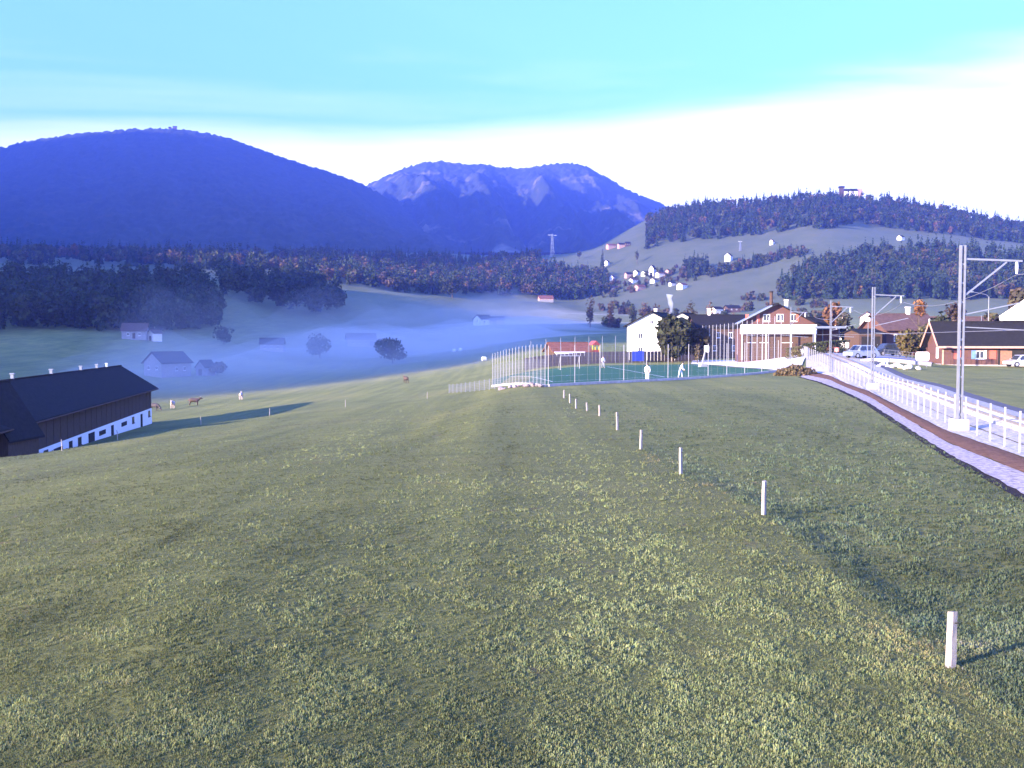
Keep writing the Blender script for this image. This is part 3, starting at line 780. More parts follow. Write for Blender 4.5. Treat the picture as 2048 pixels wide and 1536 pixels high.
def offset(line, dx):
    out = []
    for i, p in enumerate(line):
        a, b = line[max(i - 1, 0)], line[min(i + 1, len(line) - 1)]
        d = (b - a).normalized(); out.append(p + Vector((d.y, -d.x, 0)) * dx)
    return out
trk = offset(fence_l, 2.9)
ribbon("gravel_strip", STRIP_L, mul_l, .03, M_STONEKERB, "strip of grey and white stones along the field edge", "gravel strip", wob=.12, seed=3)
ribbon("soil_strip", mul_l, mul_r, .045, M_MULCH, "strip of bare brown soil beside the railway fence", "soil strip", wob=.08, seed=4, crown=.05)
ribbon("gravel_shoulder", mul_r, offset(fence_l, .9), .06, M_GRAVEL, "white gravel shoulder along the railway fence", "gravel", wob=.06, seed=5)
ribbon("railway_ballast", offset(fence_l, .9), offset(fence_l, 5.4), .10, M_BALLAST, "pale ballast bed of the single railway track", "ballast", wob=.05, seed=6, crown=.16, cross=9)
ribbon("service_path", offset(fence_l, 5.4), offset(fence_l, 6.4), .08, M_ASPH, "grey gravel path between the ballast and the right-hand grass", "path", wob=.06, seed=8)
ribbon("dark_strip", offset(STRIP_L, -.34), offset(STRIP_L, .08), .016, mat("dark_edge_surface", (.034, .028, .028), .95, .3, 5, .6, spec=.05), "narrow dark strip along the field edge", "dark_strip", wob=.012, seed=2, crown=-.012)  # evenly dark, nearly flat ribbon between the grass and the gravel
def track():
    t = empty("railway_track", trk[1])
    x, y = polyline(trk, 400)
    o0 = Vector(trk[1])
    for s in (-.5, .5):
        mb = MB(); nx = np.gradient(y); ny = -np.gradient(x); L = np.hypot(nx, ny)
        px_, py_ = x + s * nx / L, y + s * ny / L
        zz_ = ground(px_, py_) + .40
        P = [Vector((px_[i], py_[i], zz_[i])) - o0 for i in range(0, 400, 4)]
        for i in range(len(P) - 1):
            mb.bar(P[i], P[i + 1] + (P[i + 1] - P[i]).normalized() * .02, .075, .15)
        mb.build("rail", M_RAIL, t)
    dist = np.concatenate([[0], np.cumsum(np.hypot(np.diff(x), np.diff(y)))])
    base = None
    for s in np.arange(0, dist[-1], .65):
        cx, cy = np.interp(s, dist, x), np.interp(s, dist, y)
        if cy > 118 or cy < 6: continue
        ex, ey = np.interp(s + .3, dist, x), np.interp(s + .3, dist, y)
        if base is None:
            base = MB().box((0, 0, 0), (1.9, .24, .16)).build("sleeper", M_SLEEPER, t)
            so = base
        else:
            so = base.copy(); COL.objects.link(so); so.parent = t
        so.location = Vector((cx, cy, gz(cx, cy) + .26)) - o0
        so.rotation_euler = (0, 0, math.atan2(ey - cy, ex - cx) - math.pi / 2)
    tag(t, "single railway track with concrete sleepers behind the wire fence", "railway track")
track()

def mesh_panel(L, h, nv, nh, r, z0=.08):
    mb = MB()
    for i in range(nv):
        u = (i + .5) / nv * L; mb.bar((u, 0, z0), (u, 0, h), r)
    for j in range(nh):
        z = z0 + (h - z0) * j / (nh - 1); mb.bar((0, .012, z), (L, .012, z), r * 1.3)
    return mb
def fence_line(name, label, cat, pts, spacing, h, post_w, panel_h, nv, nh, r, mpost, mpanel, post_extra=0.0, kerb=None, jig=0.0, doubled=False):
    """Posts and wire panels along a line; every post and panel is a part."""
    x, y = polyline(pts, 600)
    dist = np.concatenate([[0], np.cumsum(np.hypot(np.diff(x), np.diff(y)))])
    n = max(2, int(round(dist[-1] / spacing)) + 1)
    ss = np.linspace(0, dist[-1], n)
    P = [Vector((np.interp(s, dist, x), np.interp(s, dist, y), 0)) for s in ss]
    for p in P: p.z = gz(p.x, p.y)
    root = empty(name, P[0])
    post = panel = None
    for i, p in enumerate(P):
        if post is None:
            mb = MB().box((0, 0, h / 2 - .15), (post_w, post_w, h + .3)); mb.box((0, 0, h + .012), (post_w * 1.2, post_w * 1.2, .03))
            post = po = mb.build("post", mpost, root)
        else:
            po = post.copy(); COL.objects.link(po); po.parent = root
        po.location = p - P[0]
        if jig: po.rotation_euler = (random.uniform(-jig, jig), random.uniform(-jig, jig), 0)
        if i + 1 < n:
            q = P[i + 1]; L = (q - p).length; L0 = ss[1] - ss[0]
            if panel is None:
                panel = pa = mesh_panel(L0, panel_h, nv, nh, r).build("wire_panel", mpanel, root)
            else:
                pa = panel.copy(); COL.objects.link(pa); pa.parent = root
            pa.location = p - P[0] + Vector((0, 0, .02))
            pa.rotation_euler = (0, -math.atan2(q.z - p.z, math.hypot(q.x - p.x, q.y - p.y)), math.atan2(q.y - p.y, q.x - p.x))
            pa.scale = (L / L0, 1, 1)
    if kerb:
        kb = MB()
        for i in range(n - 1):
            kb.bar(P[i] - P[0] + Vector((0, 0, kerb / 2 - .05)), P[i + 1] - P[0] + Vector((0, 0, kerb / 2 - .05)), .28, kerb + .1)
        kb.build("kerb", M_CONC, root)
    return tag(root, label, cat)
fence_line("railway_fence", "long white wire mesh fence with steel posts along the railway", "fence", [p for p in fence_l], 2.35, 1.65, .055, 1.5, 12, 6, .005, M_WHITEPOST, M_STEEL)

# overhead line masts
def mast(label, px, py, h, arm, section=.30):
    b = flat(px, py)
    t = empty("railway_mast", b)
    MB().box((0, 0, .25), (.7, .7, .7)).build("foundation", M_CONC, t)
    col_ = MB()
    for s in (-1, 1): col_.box((s * section * .36, 0, h / 2 + .3), (section * .26, section * .7, h))
    for k in range(int(h / .9)): col_.box((0, 0, .8 + k * .9), (section * .46, .06, .10))
    col_.build("mast_column", M_STEEL, t)
    arm_b = MB().bar((section * .5, 0, h - .35), (arm, .0, h - .45), .09, .09); arm_b.build("arm", M_STEEL, t)
    MB().bar((section * .5, 0, h - 2.1), (arm * .74, 0, h - .5), .07, .07).build("strut", M_STEEL, t)
    MB().tube([(arm - .25, 0, h - .5), (arm - .25, 0, h - .75), (arm - .25, 0, h - 1.05)], [.05, .075, .05], 8).build("insulator", M_INS, t)
    MB().bar((section * .5, 0, h - 3.0), (arm + .35, -.1, h - 2.35), .05, .05).build("steady_arm", M_STEEL, t)
    MB().bar((section * .5, 0, h - 3.6), (arm + .2, 0, h - 3.75), .05, .05).build("lower_arm", M_STEEL, t)
    return tag(t, label, "mast"), b
m1, b1 = mast("tall steel railway mast with cantilever arm in front of the chalet", 1918, 862, 8.6, 2.85, .27)
m2, b2 = mast("steel railway mast with cantilever arm beside the parked cars", 1744, 780, 8.5, 2.6, .25)
m3, b3 = mast("slim railway mast in front of the rust-orange tree", 1660, 756, 8.3, 2.4, .2)
m4, b4 = mast("slimmest railway mast rising before the big chalet's gable", 1580, 742, 8.3, 2.2, .16)
def wires():
    line = [Vector((b1.x + (b1.x - b2.x) * 1.9, b1.y + (b1.y - b2.y) * 1.9, 0)), b1, b2, b3, b4]
    for name, dz, lab in (("contact_wire", -3.7, "thin contact wire running under the mast arms over the track"), ("catenary_wire", -1.05, "sagging carrying wire hung from the mast arm insulators")):
        mb = MB(); pts = []
        for i in range(len(line) - 1):
            a, b = line[i], line[i + 1]
            for k in range(8):
                t = k / 8; q = a.lerp(b, t); sag = (0 if dz < -3 else .8) * 4 * t * (1 - t)
                pts.append(Vector((q.x + 2.6, q.y, 8.55 + dz - sag)))
        mb.tube(pts, .018, 5).build(name, M_WIRE)
        tag(bpy.data.objects[name], lab, "wire")
wires()

# wooden pasture posts: the line across the field, and the few at its lower edge
def wood_post(label, px, yb, yt, lean, seed, grp=None, w=.09):
    b = flat(px, yb); h = (yb - yt) / F * b.y
    b.z = gz(b.x, b.y); g = random.Random(seed)
    mb = MB(); n = 5
    ring = []
    for i in range(n + 1):
        t = i / n; z = -.25 + (h + .25) * t
        cx = .008 * math.sin(t * 5 + seed); k = 1 - .14 * t
        ring.append([Vector((cx + a * w * k / 2 * g.uniform(.93, 1.05), c * w * .9 * k / 2 * g.uniform(.93, 1.05), z + (g.uniform(-.012, .02) if i == n else 0))) for a, c in ((-1, -1), (1, -1), (1, 1), (-1, 1))])
    for r_ in ring: mb.v += r_
    for i in range(n):
        for k in range(4):
            k2 = (k + 1) % 4; mb.f.append((i * 4 + k, i * 4 + k2, (i + 1) * 4 + k2, (i + 1) * 4 + k))
    mb.f.append(tuple(n * 4 + k for k in range(4)))
    t = empty("fence_post", b, 0); t.rotation_euler = (0, math.atan(lean), R(36) + g.uniform(-.15, .15))
    mb.build("wooden_stake", M_WOODPOST, t)
    zc = h * .82
    MB().tube([(-.02, -.06, zc), (-.02, -.095, zc + .01), (-.02, -.10, zc + .03)], .012, 6).build("wire_insulator", mat("black_plastic", (.02, .02, .02), .5), t)
    return tag(t, label, "fence post", grp)
plabel = ["thick split wooden pasture post beside the reddish dry weeds", "wooden pasture post with a dark hollow in the grass beside it", "pale leaning wooden post with straw at its foot", "grey wooden post, fourth along the line counted from the dry weeds", "short grey wooden post, fifth along the line from the dry weeds"]
for i, (a, b, c) in enumerate(POSTS):
    if i < 5: wood_post(plabel[i], a, b, c, [.055, .03, -.03, .0, -.05][i], i, None, [.11, .10, .095, .095, .10][i])
    else: wood_post("small wooden pasture post, %s along the field line from the dry weeds" % ["sixth", "seventh", "eighth", "ninth", "tenth"][i - 5], a, b, c, random.uniform(-.05, .05), i, "far posts of the field line")
def low_post(px, d, h, seed, word):
    p = gp(px, d); yb = 0
    g = random.Random(seed); t = empty("fence_post", p, g.uniform(0, 1))
    MB().tube([(0, 0, -.2), (.01, 0, h * .5), (g.uniform(-.06, .06), 0, h)], [.035, .032, .028], 6).build("wooden_stake", M_WOODPOST, t)
    MB().tube([(.05, -.05, h * .8), (.07, -.08, h * .8)], .014, 6).build("wire_insulator", MATS["black_plastic"], t)
    tag(t, "thin pasture stake at the field's lower edge, %s counted from the barn annex" % word, "fence post", "stakes at the field's lower edge")
for i, (px, d) in enumerate(((120, 71), (232, 80), (400, 97), (538, 106), (690, 112), (854, 117))): low_post(px, d, .8, 30 + i, ['first', 'second', 'third', 'fourth', 'fifth', 'sixth'][i])
# ------------------------------------------------------------------ buildings
M_WHITE = mat("white_render", (.80, .79, .77), .85, .05, 2)
M_CREAM = mat("cream_render", (.70, .66, .60), .85, .08, 2)
M_PINK = mat("pinkish_shingle", (.42, .26, .21), .85, .2, 3)
M_TIMBER = mat("dark_timber", (.085, .055, .042), .85, .3, 5, .3, stretch=(1, 1, 6), spec=.06)
M_BARNWOOD = mat("barn_boards", (.085, .062, .048), .9, .3, 4, .3, stretch=(6, 6, .6), spec=.06)
M_REDWOOD = mat("red_brown_timber", (.105, .052, .044), .8, .25, 5, .3, stretch=(6, 6, .6))
M_REDSH = mat("red_shutter", (.42, .11, .075), .6, .12, 5)
M_LIGHTWOOD = mat("light_new_wood", (.46, .27, .19), .75, .15, 5)
M_ROOFD = mat("dark_roof_tiles", (.020, .019, .020), .9, .25, 3, .4, spec=.06)
M_ROOFBR = mat("brown_roof_tiles", (.105, .065, .055), .85, .25, 2, .4, spec=.06)
M_ROOFRED = mat("reddish_roof_tiles", (.17, .075, .055), .85, .25, 2, .4, spec=.06)
M_ROOFMET = mat("pale_metal_roof", (.24, .27, .31), .4, .1, 2, metal=.4)
M_GLASS = mat("window_glass", (.03, .035, .045), .08, .1, 2, spec=.6)
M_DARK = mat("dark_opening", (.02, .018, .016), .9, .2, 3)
M_FRAME = mat("white_frame", (.78, .78, .78), .6, .05, 3)
M_TRIM = mat("brown_trim", (.24, .13, .085), .8, .2, 4)
M_VENT = mat("vent_metal", (.30, .32, .35), .35, .1, 4, metal=.5)
M_OLD = mat("old_grey_wall", (.26, .25, .25), .9, .2, 2, spec=.05)
M_POLISH = mat("polished_vent_metal", (.85, .85, .86), .18, .05, 4, metal=.9)

def side_frame(side, w, l):
    """Origin, along and outward vectors of a wall; ridge runs along x, l long, w wide."""
    return {'y-': (Vector((0, -w / 2, 0)), Vector((1, 0, 0)), Vector((0, -1, 0))),
            'y+': (Vector((0, w / 2, 0)), Vector((-1, 0, 0)), Vector((0, 1, 0))),
            'x-': (Vector((-l / 2, 0, 0)), Vector((0, -1, 0)), Vector((-1, 0, 0))),
            'x+': (Vector((l / 2, 0, 0)), Vector((0, 1, 0)), Vector((1, 0, 0)))}[side]
def wall_piece(parent, name, m, w, l, side, u, z, bw, bh, t=.06, out=.02):
    o, a, n = side_frame(side, w, l)
    c = o + a * u + Vector((0, 0, z))
    p = [c + a * (sx * bw / 2) + Vector((0, 0, sz * bh / 2)) + n * (-.02) for sx, sz in ((-1, -1), (1, -1), (1, 1), (-1, 1))]
    return MB().prism(p, n * (t + out)).build(name, m, parent)
def window(parent, w, l, side, u, z, bw=.9, bh=1.1, frame=None, shutters=None, open_white=False):
    f = wall_piece(parent, "window", frame or M_FRAME, w, l, side, u, z, bw, bh, .05)
    wall_piece(f, "pane", M_GLASS, w, l, side, u - bw * .235, z, bw * .40, bh * .82, .07)
    wall_piece(f, "pane", M_GLASS, w, l, side, u + bw * .235, z, bw * .40, bh * .82, .07)
    wall_piece(f, "sill", frame or M_FRAME, w, l, side, u, z - bh / 2 - .05, bw * 1.1, .08, .12)
    if shutters:
        for s in (-1, 1): wall_piece(parent, "shutter", shutters, w, l, side, u + s * (bw / 2 + bw * .27), z, bw * .5, bh * 1.02, .09)
    return f
def door(parent, w, l, side, u, bw, bh, m, z0=0.0):
    d = wall_piece(parent, "door", m, w, l, side, u, z0 + bh / 2, bw, bh, .05)
    wall_piece(d, "handle", M_VENT, w, l, side, u + bw * .36, z0 + bh * .48, .07, .16, .10)
    return d
def house(name, label, cat, loc, rz, w, l, hw, hr, wall, roof, over=.5, base=None, base_h=0.0, gable=None, chimney=None, wins=(), doors=(), sub=.6, boards=None, rot=.16, group=None):
    """Gabled building: w wide, l long (ridge along local x), eaves at hw, ridge hr above them."""
    t = empty(name, loc, rz)
    z0 = base_h if base else -sub
    wl_ = MB()
    wl_.prism([(-l/2, -w/2, z0), (-l/2, w/2, z0), (-l/2, w/2, hw), (-l/2, 0, hw + hr), (-l/2, -w/2, hw)], (l, 0, 0))
    wo = wl_.build("wall", wall, t)
    if base:
        e = .06
        MB().box((0, 0, (base_h - sub) / 2), (l + e, w + e, base_h + sub - .004)).build("base_wall", base, t)
    if gable:
        for s in (-1, 1):
            x = s * (l / 2 + .03)
            MB().prism([(x, -w/2 * .97, hw), (x, w/2 * .97, hw), (x, 0, hw + hr * .97)], (-s * .05, 0, 0)).build("gable_boarding", gable, t)
    rf = MB(); th = rot; k = hr / (w / 2)
    for s in (-1, 1):
        y1 = s * (w / 2 + over); z1 = hw - over * k
        rf.prism([(-l/2 - over, 0, hw + hr + .02), (-l/2 - over, y1, z1 + .02), (-l/2 - over, y1, z1 + th + .02), (-l/2 - over, 0, hw + hr + th + .02)], (l + 2 * over, 0, 0))
    r_o = rf.build("roof", roof, t)
    MB().bar((-l/2 - over * .98, 0, hw + hr + th + .05), (l/2 + over * .98, 0, hw + hr + th + .05), .25, .1).build("ridge_cap", roof, r_o)
    if chimney:
        cx, cy, ch = chimney
        zc = hw + hr - abs(cy) * k
        MB().box((cx, cy, zc + ch / 2), (.55, .55, ch + .8)).box((cx, cy, zc + ch + .45), (.72, .72, .12)).build("chimney", M_CREAM, r_o)
    for q in wins: window(t, w, l, *q[:5], **(q[5] if len(q) > 5 else {}))
    for q in doors: door(t, w, l, *q)
    return tag(t, label, cat, group)

# ---- the long barn at the left, its sunlit cross gable and the roof vents
def barn():
    A = at(240, 731, 142); Bp = at(0, 760, 92)          # ridge ends as seen
    rzv = math.atan2(A.y - Bp.y, A.x - Bp.x)
    dirv = Vector((math.cos(rzv), math.sin(rzv), 0))
    l = 74.0; w = 8.4; ridge_z = A.z - .2
    base_z = -7.95; hr = 2.7; hw = ridge_z - base_z - hr
    c = Vector((A.x, A.y, base_z)) - dirv * (l / 2 + .2)
    t = house("barn", "long dark timber barn with white base wall and a dark roof", "barn", c, rzv, w, l, hw, hr, M_BARNWOOD, M_ROOFD, over=.8, base=M_WHITE, base_h=2.4, sub=1.5)
    # local y- is the side towards the field
    u = l / 2
    for k, (x, kind) in enumerate(((2.0, 'w'), (7.5, 'd'), (13.0, 'w'), (18.5, 'v'), (25, 'd'), (30, 'v'), (35, 'D'), (40, 'w'), (43.5, 'd'), (48, 'v'), (52, 'w'), (57, 'd'), (61, 'w'))):
        if kind == 'd': door(t, w + .06, l, 'y-', u - x, 1.2, 2.1, M_DARK)
        elif kind == 'D': door(t, w + .06, l, 'y-', u - x, 2.6, 2.15, M_DARK)
        elif kind == 'w': window(t, w + .06, l, 'y-', u - x, 1.75, 1.3, .8, M_TIMBER)
        else: wall_piece(t, "vent_slot", M_DARK, w + .06, l, 'y-', u - x, 1.7, 3.0, .5)
    for x in np.arange(1.2, l - 1, 2.4):
        wall_piece(t, "board_batten", M_BARNWOOD, w, l, 'y-', u - x, (2.4 + hw) / 2, .12, hw - 2.45, .04)
    for x in (8.0, 13.5, 21.5, 34, 47):
        mb = MB().box((u - x, 0, hw + hr + .45), (.28, .28, .5)); mb.box((u - x, 0, hw + hr + .72), (.44, .44, .10))
        mb.build("roof_vent", M_POLISH if x == 8.0 else M_VENT, t)
    # gutter along the eave
    k = hr / (w / 2)
    MB().tube([(-l/2 - .8, -w/2 - .88, hw - .8 * k + .02), (l/2 + .8, -w/2 - .88, hw - .8 * k + .02)], .08, 6).build("gutter", M_TIMBER, t)
    return t
barn()
# the lower barn in front at the picture's left edge, whose gable catches the sun
def annex():
    p = at(-72, 774, 77)
    hw, hr, w, l = 3.0, p.z + 6.3 - 3.0, 5.4, 4.2
    t = house("farm_annex", "steep little timber annex with sunlit pinkish barge boards in front of the barn", "farm building", (p.x, p.y + 4, -6.3), R(84), w, l, hw, hr, M_BARNWOOD, M_ROOFD, over=.35, base=M_WHITE, base_h=1.2, sub=2.0,
          wins=[('x-', 0, hw + .3, .8, .7, {})], doors=[('x-', -1.2, 1.0, 1.15, M_DARK), ('x-', 1.4, 1.0, 1.15, M_DARK)])
    k = hr / (w / 2)
    for s in (-1, 1):
        a = Vector((-l/2 - .42, 0, hw + hr - .25)); b = Vector((-l/2 - .42, s * (w/2 + .35), hw - .35 * k - .25))
        MB().bar(a, a.lerp(b, .62), .08, .62).build("barge_board", M_LIGHTWOOD, t)
annex()

# ---- village by the court
def vil(name, label, cat, px, d, rz, *a, **k):
    p = gp(px, d); return house(name, label, cat, p, R(rz), *a, **k)
# gable towards the sun (left-front): ridge direction away to the right
vil("house", "tall white house with gable to the court, half hidden by a dark tree", "house", 1318, 196, 68, 9.6, 12, 6.6, 2.4, M_WHITE, M_ROOFD, over=.7, chimney=(2, 1.2, 1.1),
    wins=[('x-', -2.2, 4.6), ('x-', 2.2, 4.6), ('x-', -2.2, 2.0), ('x-', 2.2, 2.0), ('x-', 0, 7.2, .7, .8), ('y+', -2, 4.2), ('y+', 2, 4.2)])
vil("house", "small house with a bright white gable under the dome-shaped tree", "house", 1374, 232, 62, 5.4, 8, 8.0, 1.4, M_WHITE, M_ROOFD, over=.5, wins=[('x-', 0, 5, .8, 1.0)])
vil("farmhouse", "long brown timber farmhouse with a dark roof behind the court", "farmhouse", 1436, 205, 4, 9, 10.6, 6.4, 2.2, M_TIMBER, M_ROOFD, over=.7, chimney=(-2, 0, 1.0),
    wins=[('y-', -3.4, 4.6), ('y-', -1.2, 4.6), ('y-', 1.2, 4.6), ('y-', 3.4, 4.6), ('y-', -2, 2.0), ('y-', 2, 2.0)])
def big_chalet():
    t = vil("chalet", "big chalet with white balcony band and red gable boards", "chalet", 1547, 172, 82, 12.2, 10, 5.9, 3.2, M_REDWOOD, M_ROOFD, over=1.0, gable=None, chimney=(-3.0, -1.6, 1.2),
        wins=[('x-', 2.6, 6.9, 1.1, 1.2), ('x-', .4, 6.9, 1.1, 1.2), ('x-', -1.8, 6.9, 1.1, 1.2), ('x-', -4.2, 3.4, 1.3, 1.2), ('x-', -2.2, 3.4, 1.3, 1.2), ('x-', 1.6, 3.4, 1.6, 1.2)], doors=[('x-', 4.0, 1.0, 2.0, M_DARK)])
    l, w = 10, 12.2
    # balcony: slab, white parapet, posts
    MB().box((-l/2 - .8, 0, 4.30), (1.7, w * 1.0, .18)).build("balcony_slab", M_WHITE, t)
    MB().box((-l/2 - 1.6, 0, 5.05), (.1, w, 1.35)).build("balcony_parapet", M_WHITE, t)
    MB().box((-l/2 - .8, w / 2 - .05, 5.05), (1.5, .1, 1.34)).build("balcony_parapet", M_WHITE, t)
    for u in (-5.9, -2.0, 2.0, 5.9): MB().box((-l/2 - 1.55, u, 2.05), (.18, .18, 4.3)).build("balcony_post", M_WHITE, t)
    MB().box((-l/2 - .05, 0, 1.9), (.12, w * .96, 4.0)).build("lower_wall", M_TIMBER, t)
    for u in (-5, -3.2, 3.2): wall_piece(t, "shutter", M_REDSH, w, l, 'x-', u, 6.9, .5, 1.2, .09)
    # long shed roof sweeping down on the left, pale metal
    MB().prism([(-l/2 - 1, 6.6, 5.85), (-l/2 - 1, 1.0, 8.80), (-l/2 - 1, 1.0, 9.0), (-l/2 - 1, 6.6, 6.05)], (6, 0, 0)).build("metal_roof_panel", M_ROOFMET, t)
big_chalet()
vil("house", "low house with dark roof and red boards right of the big chalet", "house", 1604, 186, 20, 8, 7, 3.8, 2.6, M_REDWOOD, M_ROOFD, over=.6, base=M_WHITE, base_h=2.6, wins=[('y-', -1.5, 1.6), ('y-', 1.5, 1.6)])
def stack():
    p = gp(1541, 190); h = zat(582, 190) - p.z
    t = empty("chimney_stack", p)
    MB().tube([(0, 0, -.5), (0, 0, h * .6), (0, 0, h - .3)], [.42, .34, .30], 12).build("stack_tube", M_TIMBER, t)
    MB().tube([(0, 0, h - .3), (0, 0, h)], .38, 12).build("stack_cap", M_DARK, t)
    tag(t, "tall slim dark chimney stack behind the big chalet", "chimney")
stack()
def carport():
    p = gp(1652, 166); t = empty("carport", p, R(2))
    MB().box((0, 0, 4.15), (5.2, 4, .35)).build("roof_fascia", M_ROOFMET, t)
    for x in (-2.8, 0, 2.8):
        for y in (-1.8, 1.8): MB().box((x, y, 1.9), (.16, .16, 4.0)).build("post", M_STEEL, t)
    MB().box((0, 1.9, 1.9), (5.9, .12, 3.8)).build("back_wall", M_REDWOOD, t)
    tag(t, "low shed with a pale blue-grey metal fascia above the hedge", "shed")
carport()
vil("house", "distant house with small white gable behind the low metal shed", "house", 1675, 215, 70, 3.4, 5, 7.0, 1.0, M_WHITE, M_ROOFD, over=.35, base=M_CREAM, base_h=4.5, wins=[('x-', 0, 5.4, .7, .8)])
vil("house", "far little house with white gable left of the second mast", "house", 1735, 250, 64, 3.2, 5, 7.2, 1.1, M_WHITE, M_ROOFBR, over=.4, base=M_CREAM, base_h=5.6, wins=[('x-', 0, 6.6, .6, .7)])
vil("garage", "dark open garage behind the silver car", "garage", 1725, 158, 3, 6, 3.6, 3.0, .5, M_TIMBER, M_ROOFD, over=.3, doors=[('y-', 0, 2.9, 2.5, M_DARK)])
vil("house", "red-brown timber house with brown tiled roof behind the parked cars", "house", 1796, 164, 5, 9, 8.4, 4.0, 2.3, M_REDWOOD, M_ROOFBR, over=.7, chimney=(1.5, 0, .8),
    wins=[('y-', -2.5, 2.6), ('y-', 0, 2.6), ('y-', 2.5, 2.6)], doors=[('y-', 1.3, 1.0, 2.0, M_TRIM)])
vil("barn", "big barn with wide purple-brown tiled roof behind the chalet", "barn", 1950, 182, -2, 16, 15, 2.2, 4.6, M_TIMBER, M_ROOFBR, over=.9, sub=1.2, doors=[('y-', 0, 3, 2.1, M_DARK)])
def rail_chalet():
    p = gp(1952, 131); p.z = .75
    l, w = 10.4, 6.4
    t = house("chalet", "red-brown timber chalet with dark roof and red shutters by the railway", "chalet", p, R(-7), w, l, 3.0, 2.6, M_REDWOOD, M_ROOFD, over=.75, base=M_CONC, base_h=.28, sub=.5, rot=.2,
        wins=[('y-', -.6, 1.55, 1.0, 1.0, {}), ], gable=None)
    for u, wd in ((-3.3, .95), (1.0, .8)): wall_piece(t, "shutter", M_REDSH, w, l, 'y-', u, 1.55, wd, 1.1, .06)
    wall_piece(t, "shutter", M_FRAME, w, l, 'y-', .1, 1.55, .22, 1.1, .07)
    wall_piece(t, "shutter", mat("blue_panel", (.12, .22, .55), .5, .1, 3), w, l, 'y-', -1.35, 1.55, .55, 1.1, .06)
    wall_piece(t, "shutter", M_FRAME, w, l, 'x-', 1.2, 1.75, .8, 1.4, .06)
    # open bay at the right end
    wall_piece(t, "recess", M_DARK, w, l, 'y-', 3.9, 1.45, 2.2, 1.6, .02)
    wall_piece(t, "bay_door", M_TRIM, w, l, 'y-', 2.6, 1.2, 1.4, 1.7, .05)
    wall_piece(t, "corner_post", M_DARK, w, l, 'y-', 1.75, 1.4, .22, 2.3, .06)
    for s in (-1, 1): wall_piece(t, "corner_post", M_LIGHTWOOD, w, l, 'y-', s * (l / 2 - .1), 1.4, .2, 2.3, .05)
    k = 2.6 / (w / 2); ov = .75; HW, HR = 3.0, 2.6
    MB().box((0, -w/2 - ov + .02, HW - ov * k + .12), (l + 2 * ov + .04, .08, .26)).build("fascia_board", M_LIGHTWOOD, t)
    for s in (-1, 1):
        for e in (-1, 1):
            MB().bar((e * (l/2 + ov + .03), 0, HW + HR + .12), (e * (l/2 + ov + .03), s * (w/2 + ov), HW - ov * k + .12), .08, .28).build("barge_board", M_LIGHTWOOD, t)
    for x in np.arange(-l / 2 + .45, l / 2 - .2, .62): wall_piece(t, "board_batten", M_TIMBER, w, l, 'y-', x, .62, .05, .62, .03)
    MB().tube([(-l/2 - ov, 0, 5.75), (-l/2 - ov, 0, 6.2)], .07, 6).build("ridge_finial", M_FRAME, t)
    MB().box((-l/2 - .9, -w/2 + 1.2, .12), (1.6, 2.6, .5)).build("terrace", M_CONC, t)
rail_chalet()
def edge_house():
    p = gp(2062, 152)
    t = house("house", "house with bright white upper gable over red timber walls beyond the chalet", "house", p, R(58), 7.4, 11, 6.6, 2.9, M_REDWOOD, M_ROOFD, over=.9, base=M_REDWOOD, base_h=6.2,
              wins=[('x-', -1.6, 3.0, 1.0, 1.1), ('x-', 1.6, 3.0, 1.0, 1.1)])
    l, w = 11, 7.4
    MB().prism([(-l/2 - .12, -w/2, 6.0), (-l/2 - .12, w/2, 6.0), (-l/2 - .12, w/2 + .1, 6.6), (-l/2 - .12, 0, 9.4), (-l/2 - .12, -w/2 - .1, 6.6)], (-1.3, 0, 0)).build("white_gable", M_WHITE, t)
    MB().box((-l/2 - .8, 0, 5.3), (1.6, w, .16)).build("balcony_slab", M_LIGHTWOOD, t)
    for u in (-3.4, 0, 3.4): MB().box((-l/2 - 1.4, u, 3.1), (.16, .16, 5.8)).build("balcony_post", M_STEEL, t)
    wall_piece(t, "white_panel", M_WHITE, w, l, 'x-', -2.2, 4.4, 1.2, 1.0, .08)
edge_house()

# ---- farms in the mist and on the shaded slope
def spot(px, yb, d):
    p = gp(px, d); return p
vil("farmhouse", "farmhouse with brown roof at the foot of the dark wood", "farmhouse", 272, 372, 12, 8, 8.5, 3.0, 2.6, M_OLD, M_ROOFBR, over=.5, wins=[('y-', -2, 1.6), ('y-', 2, 1.6)], doors=[('y-', 0, 1, 2, M_TIMBER)])
vil("shed", "small bright shed right of the farmhouse at the dark wood", "shed", 310, 374, 60, 3.4, 4, 2.8, 1.2, M_CREAM, M_ROOFBR, over=.3, doors=[('x-', 0, 1.2, 1.8, M_TIMBER)])
vil("farmhouse", "gabled farmhouse half sunk in the mist beyond the barn", "farmhouse", 335, 292, 62, 7.2, 11, 4.2, 2.8, M_OLD, M_ROOFD, over=.6, wins=[('x-', -1.6, 2.6), ('x-', 1.6, 2.6), ('y-', 0, 2.2), ('y-', 3, 2.2)])
vil("shed", "little steep-roofed shed beside the mist-bound farmhouse", "shed", 411, 300, 64, 3.4, 4.5, 2.6, 1.8, M_OLD, M_ROOFD, over=.3, doors=[('x-', 0, 1.3, 1.9, M_TIMBER)])
vil("farmhouse", "grey farmhouse at the upper edge of the mist", "farmhouse", 545, 405, 8, 7, 9, 2.8, 2.2, M_OLD, M_ROOFD, over=.5, wins=[('y-', -2.5, 1.5), ('y-', 0, 1.5), ('y-', 2.5, 1.5)])
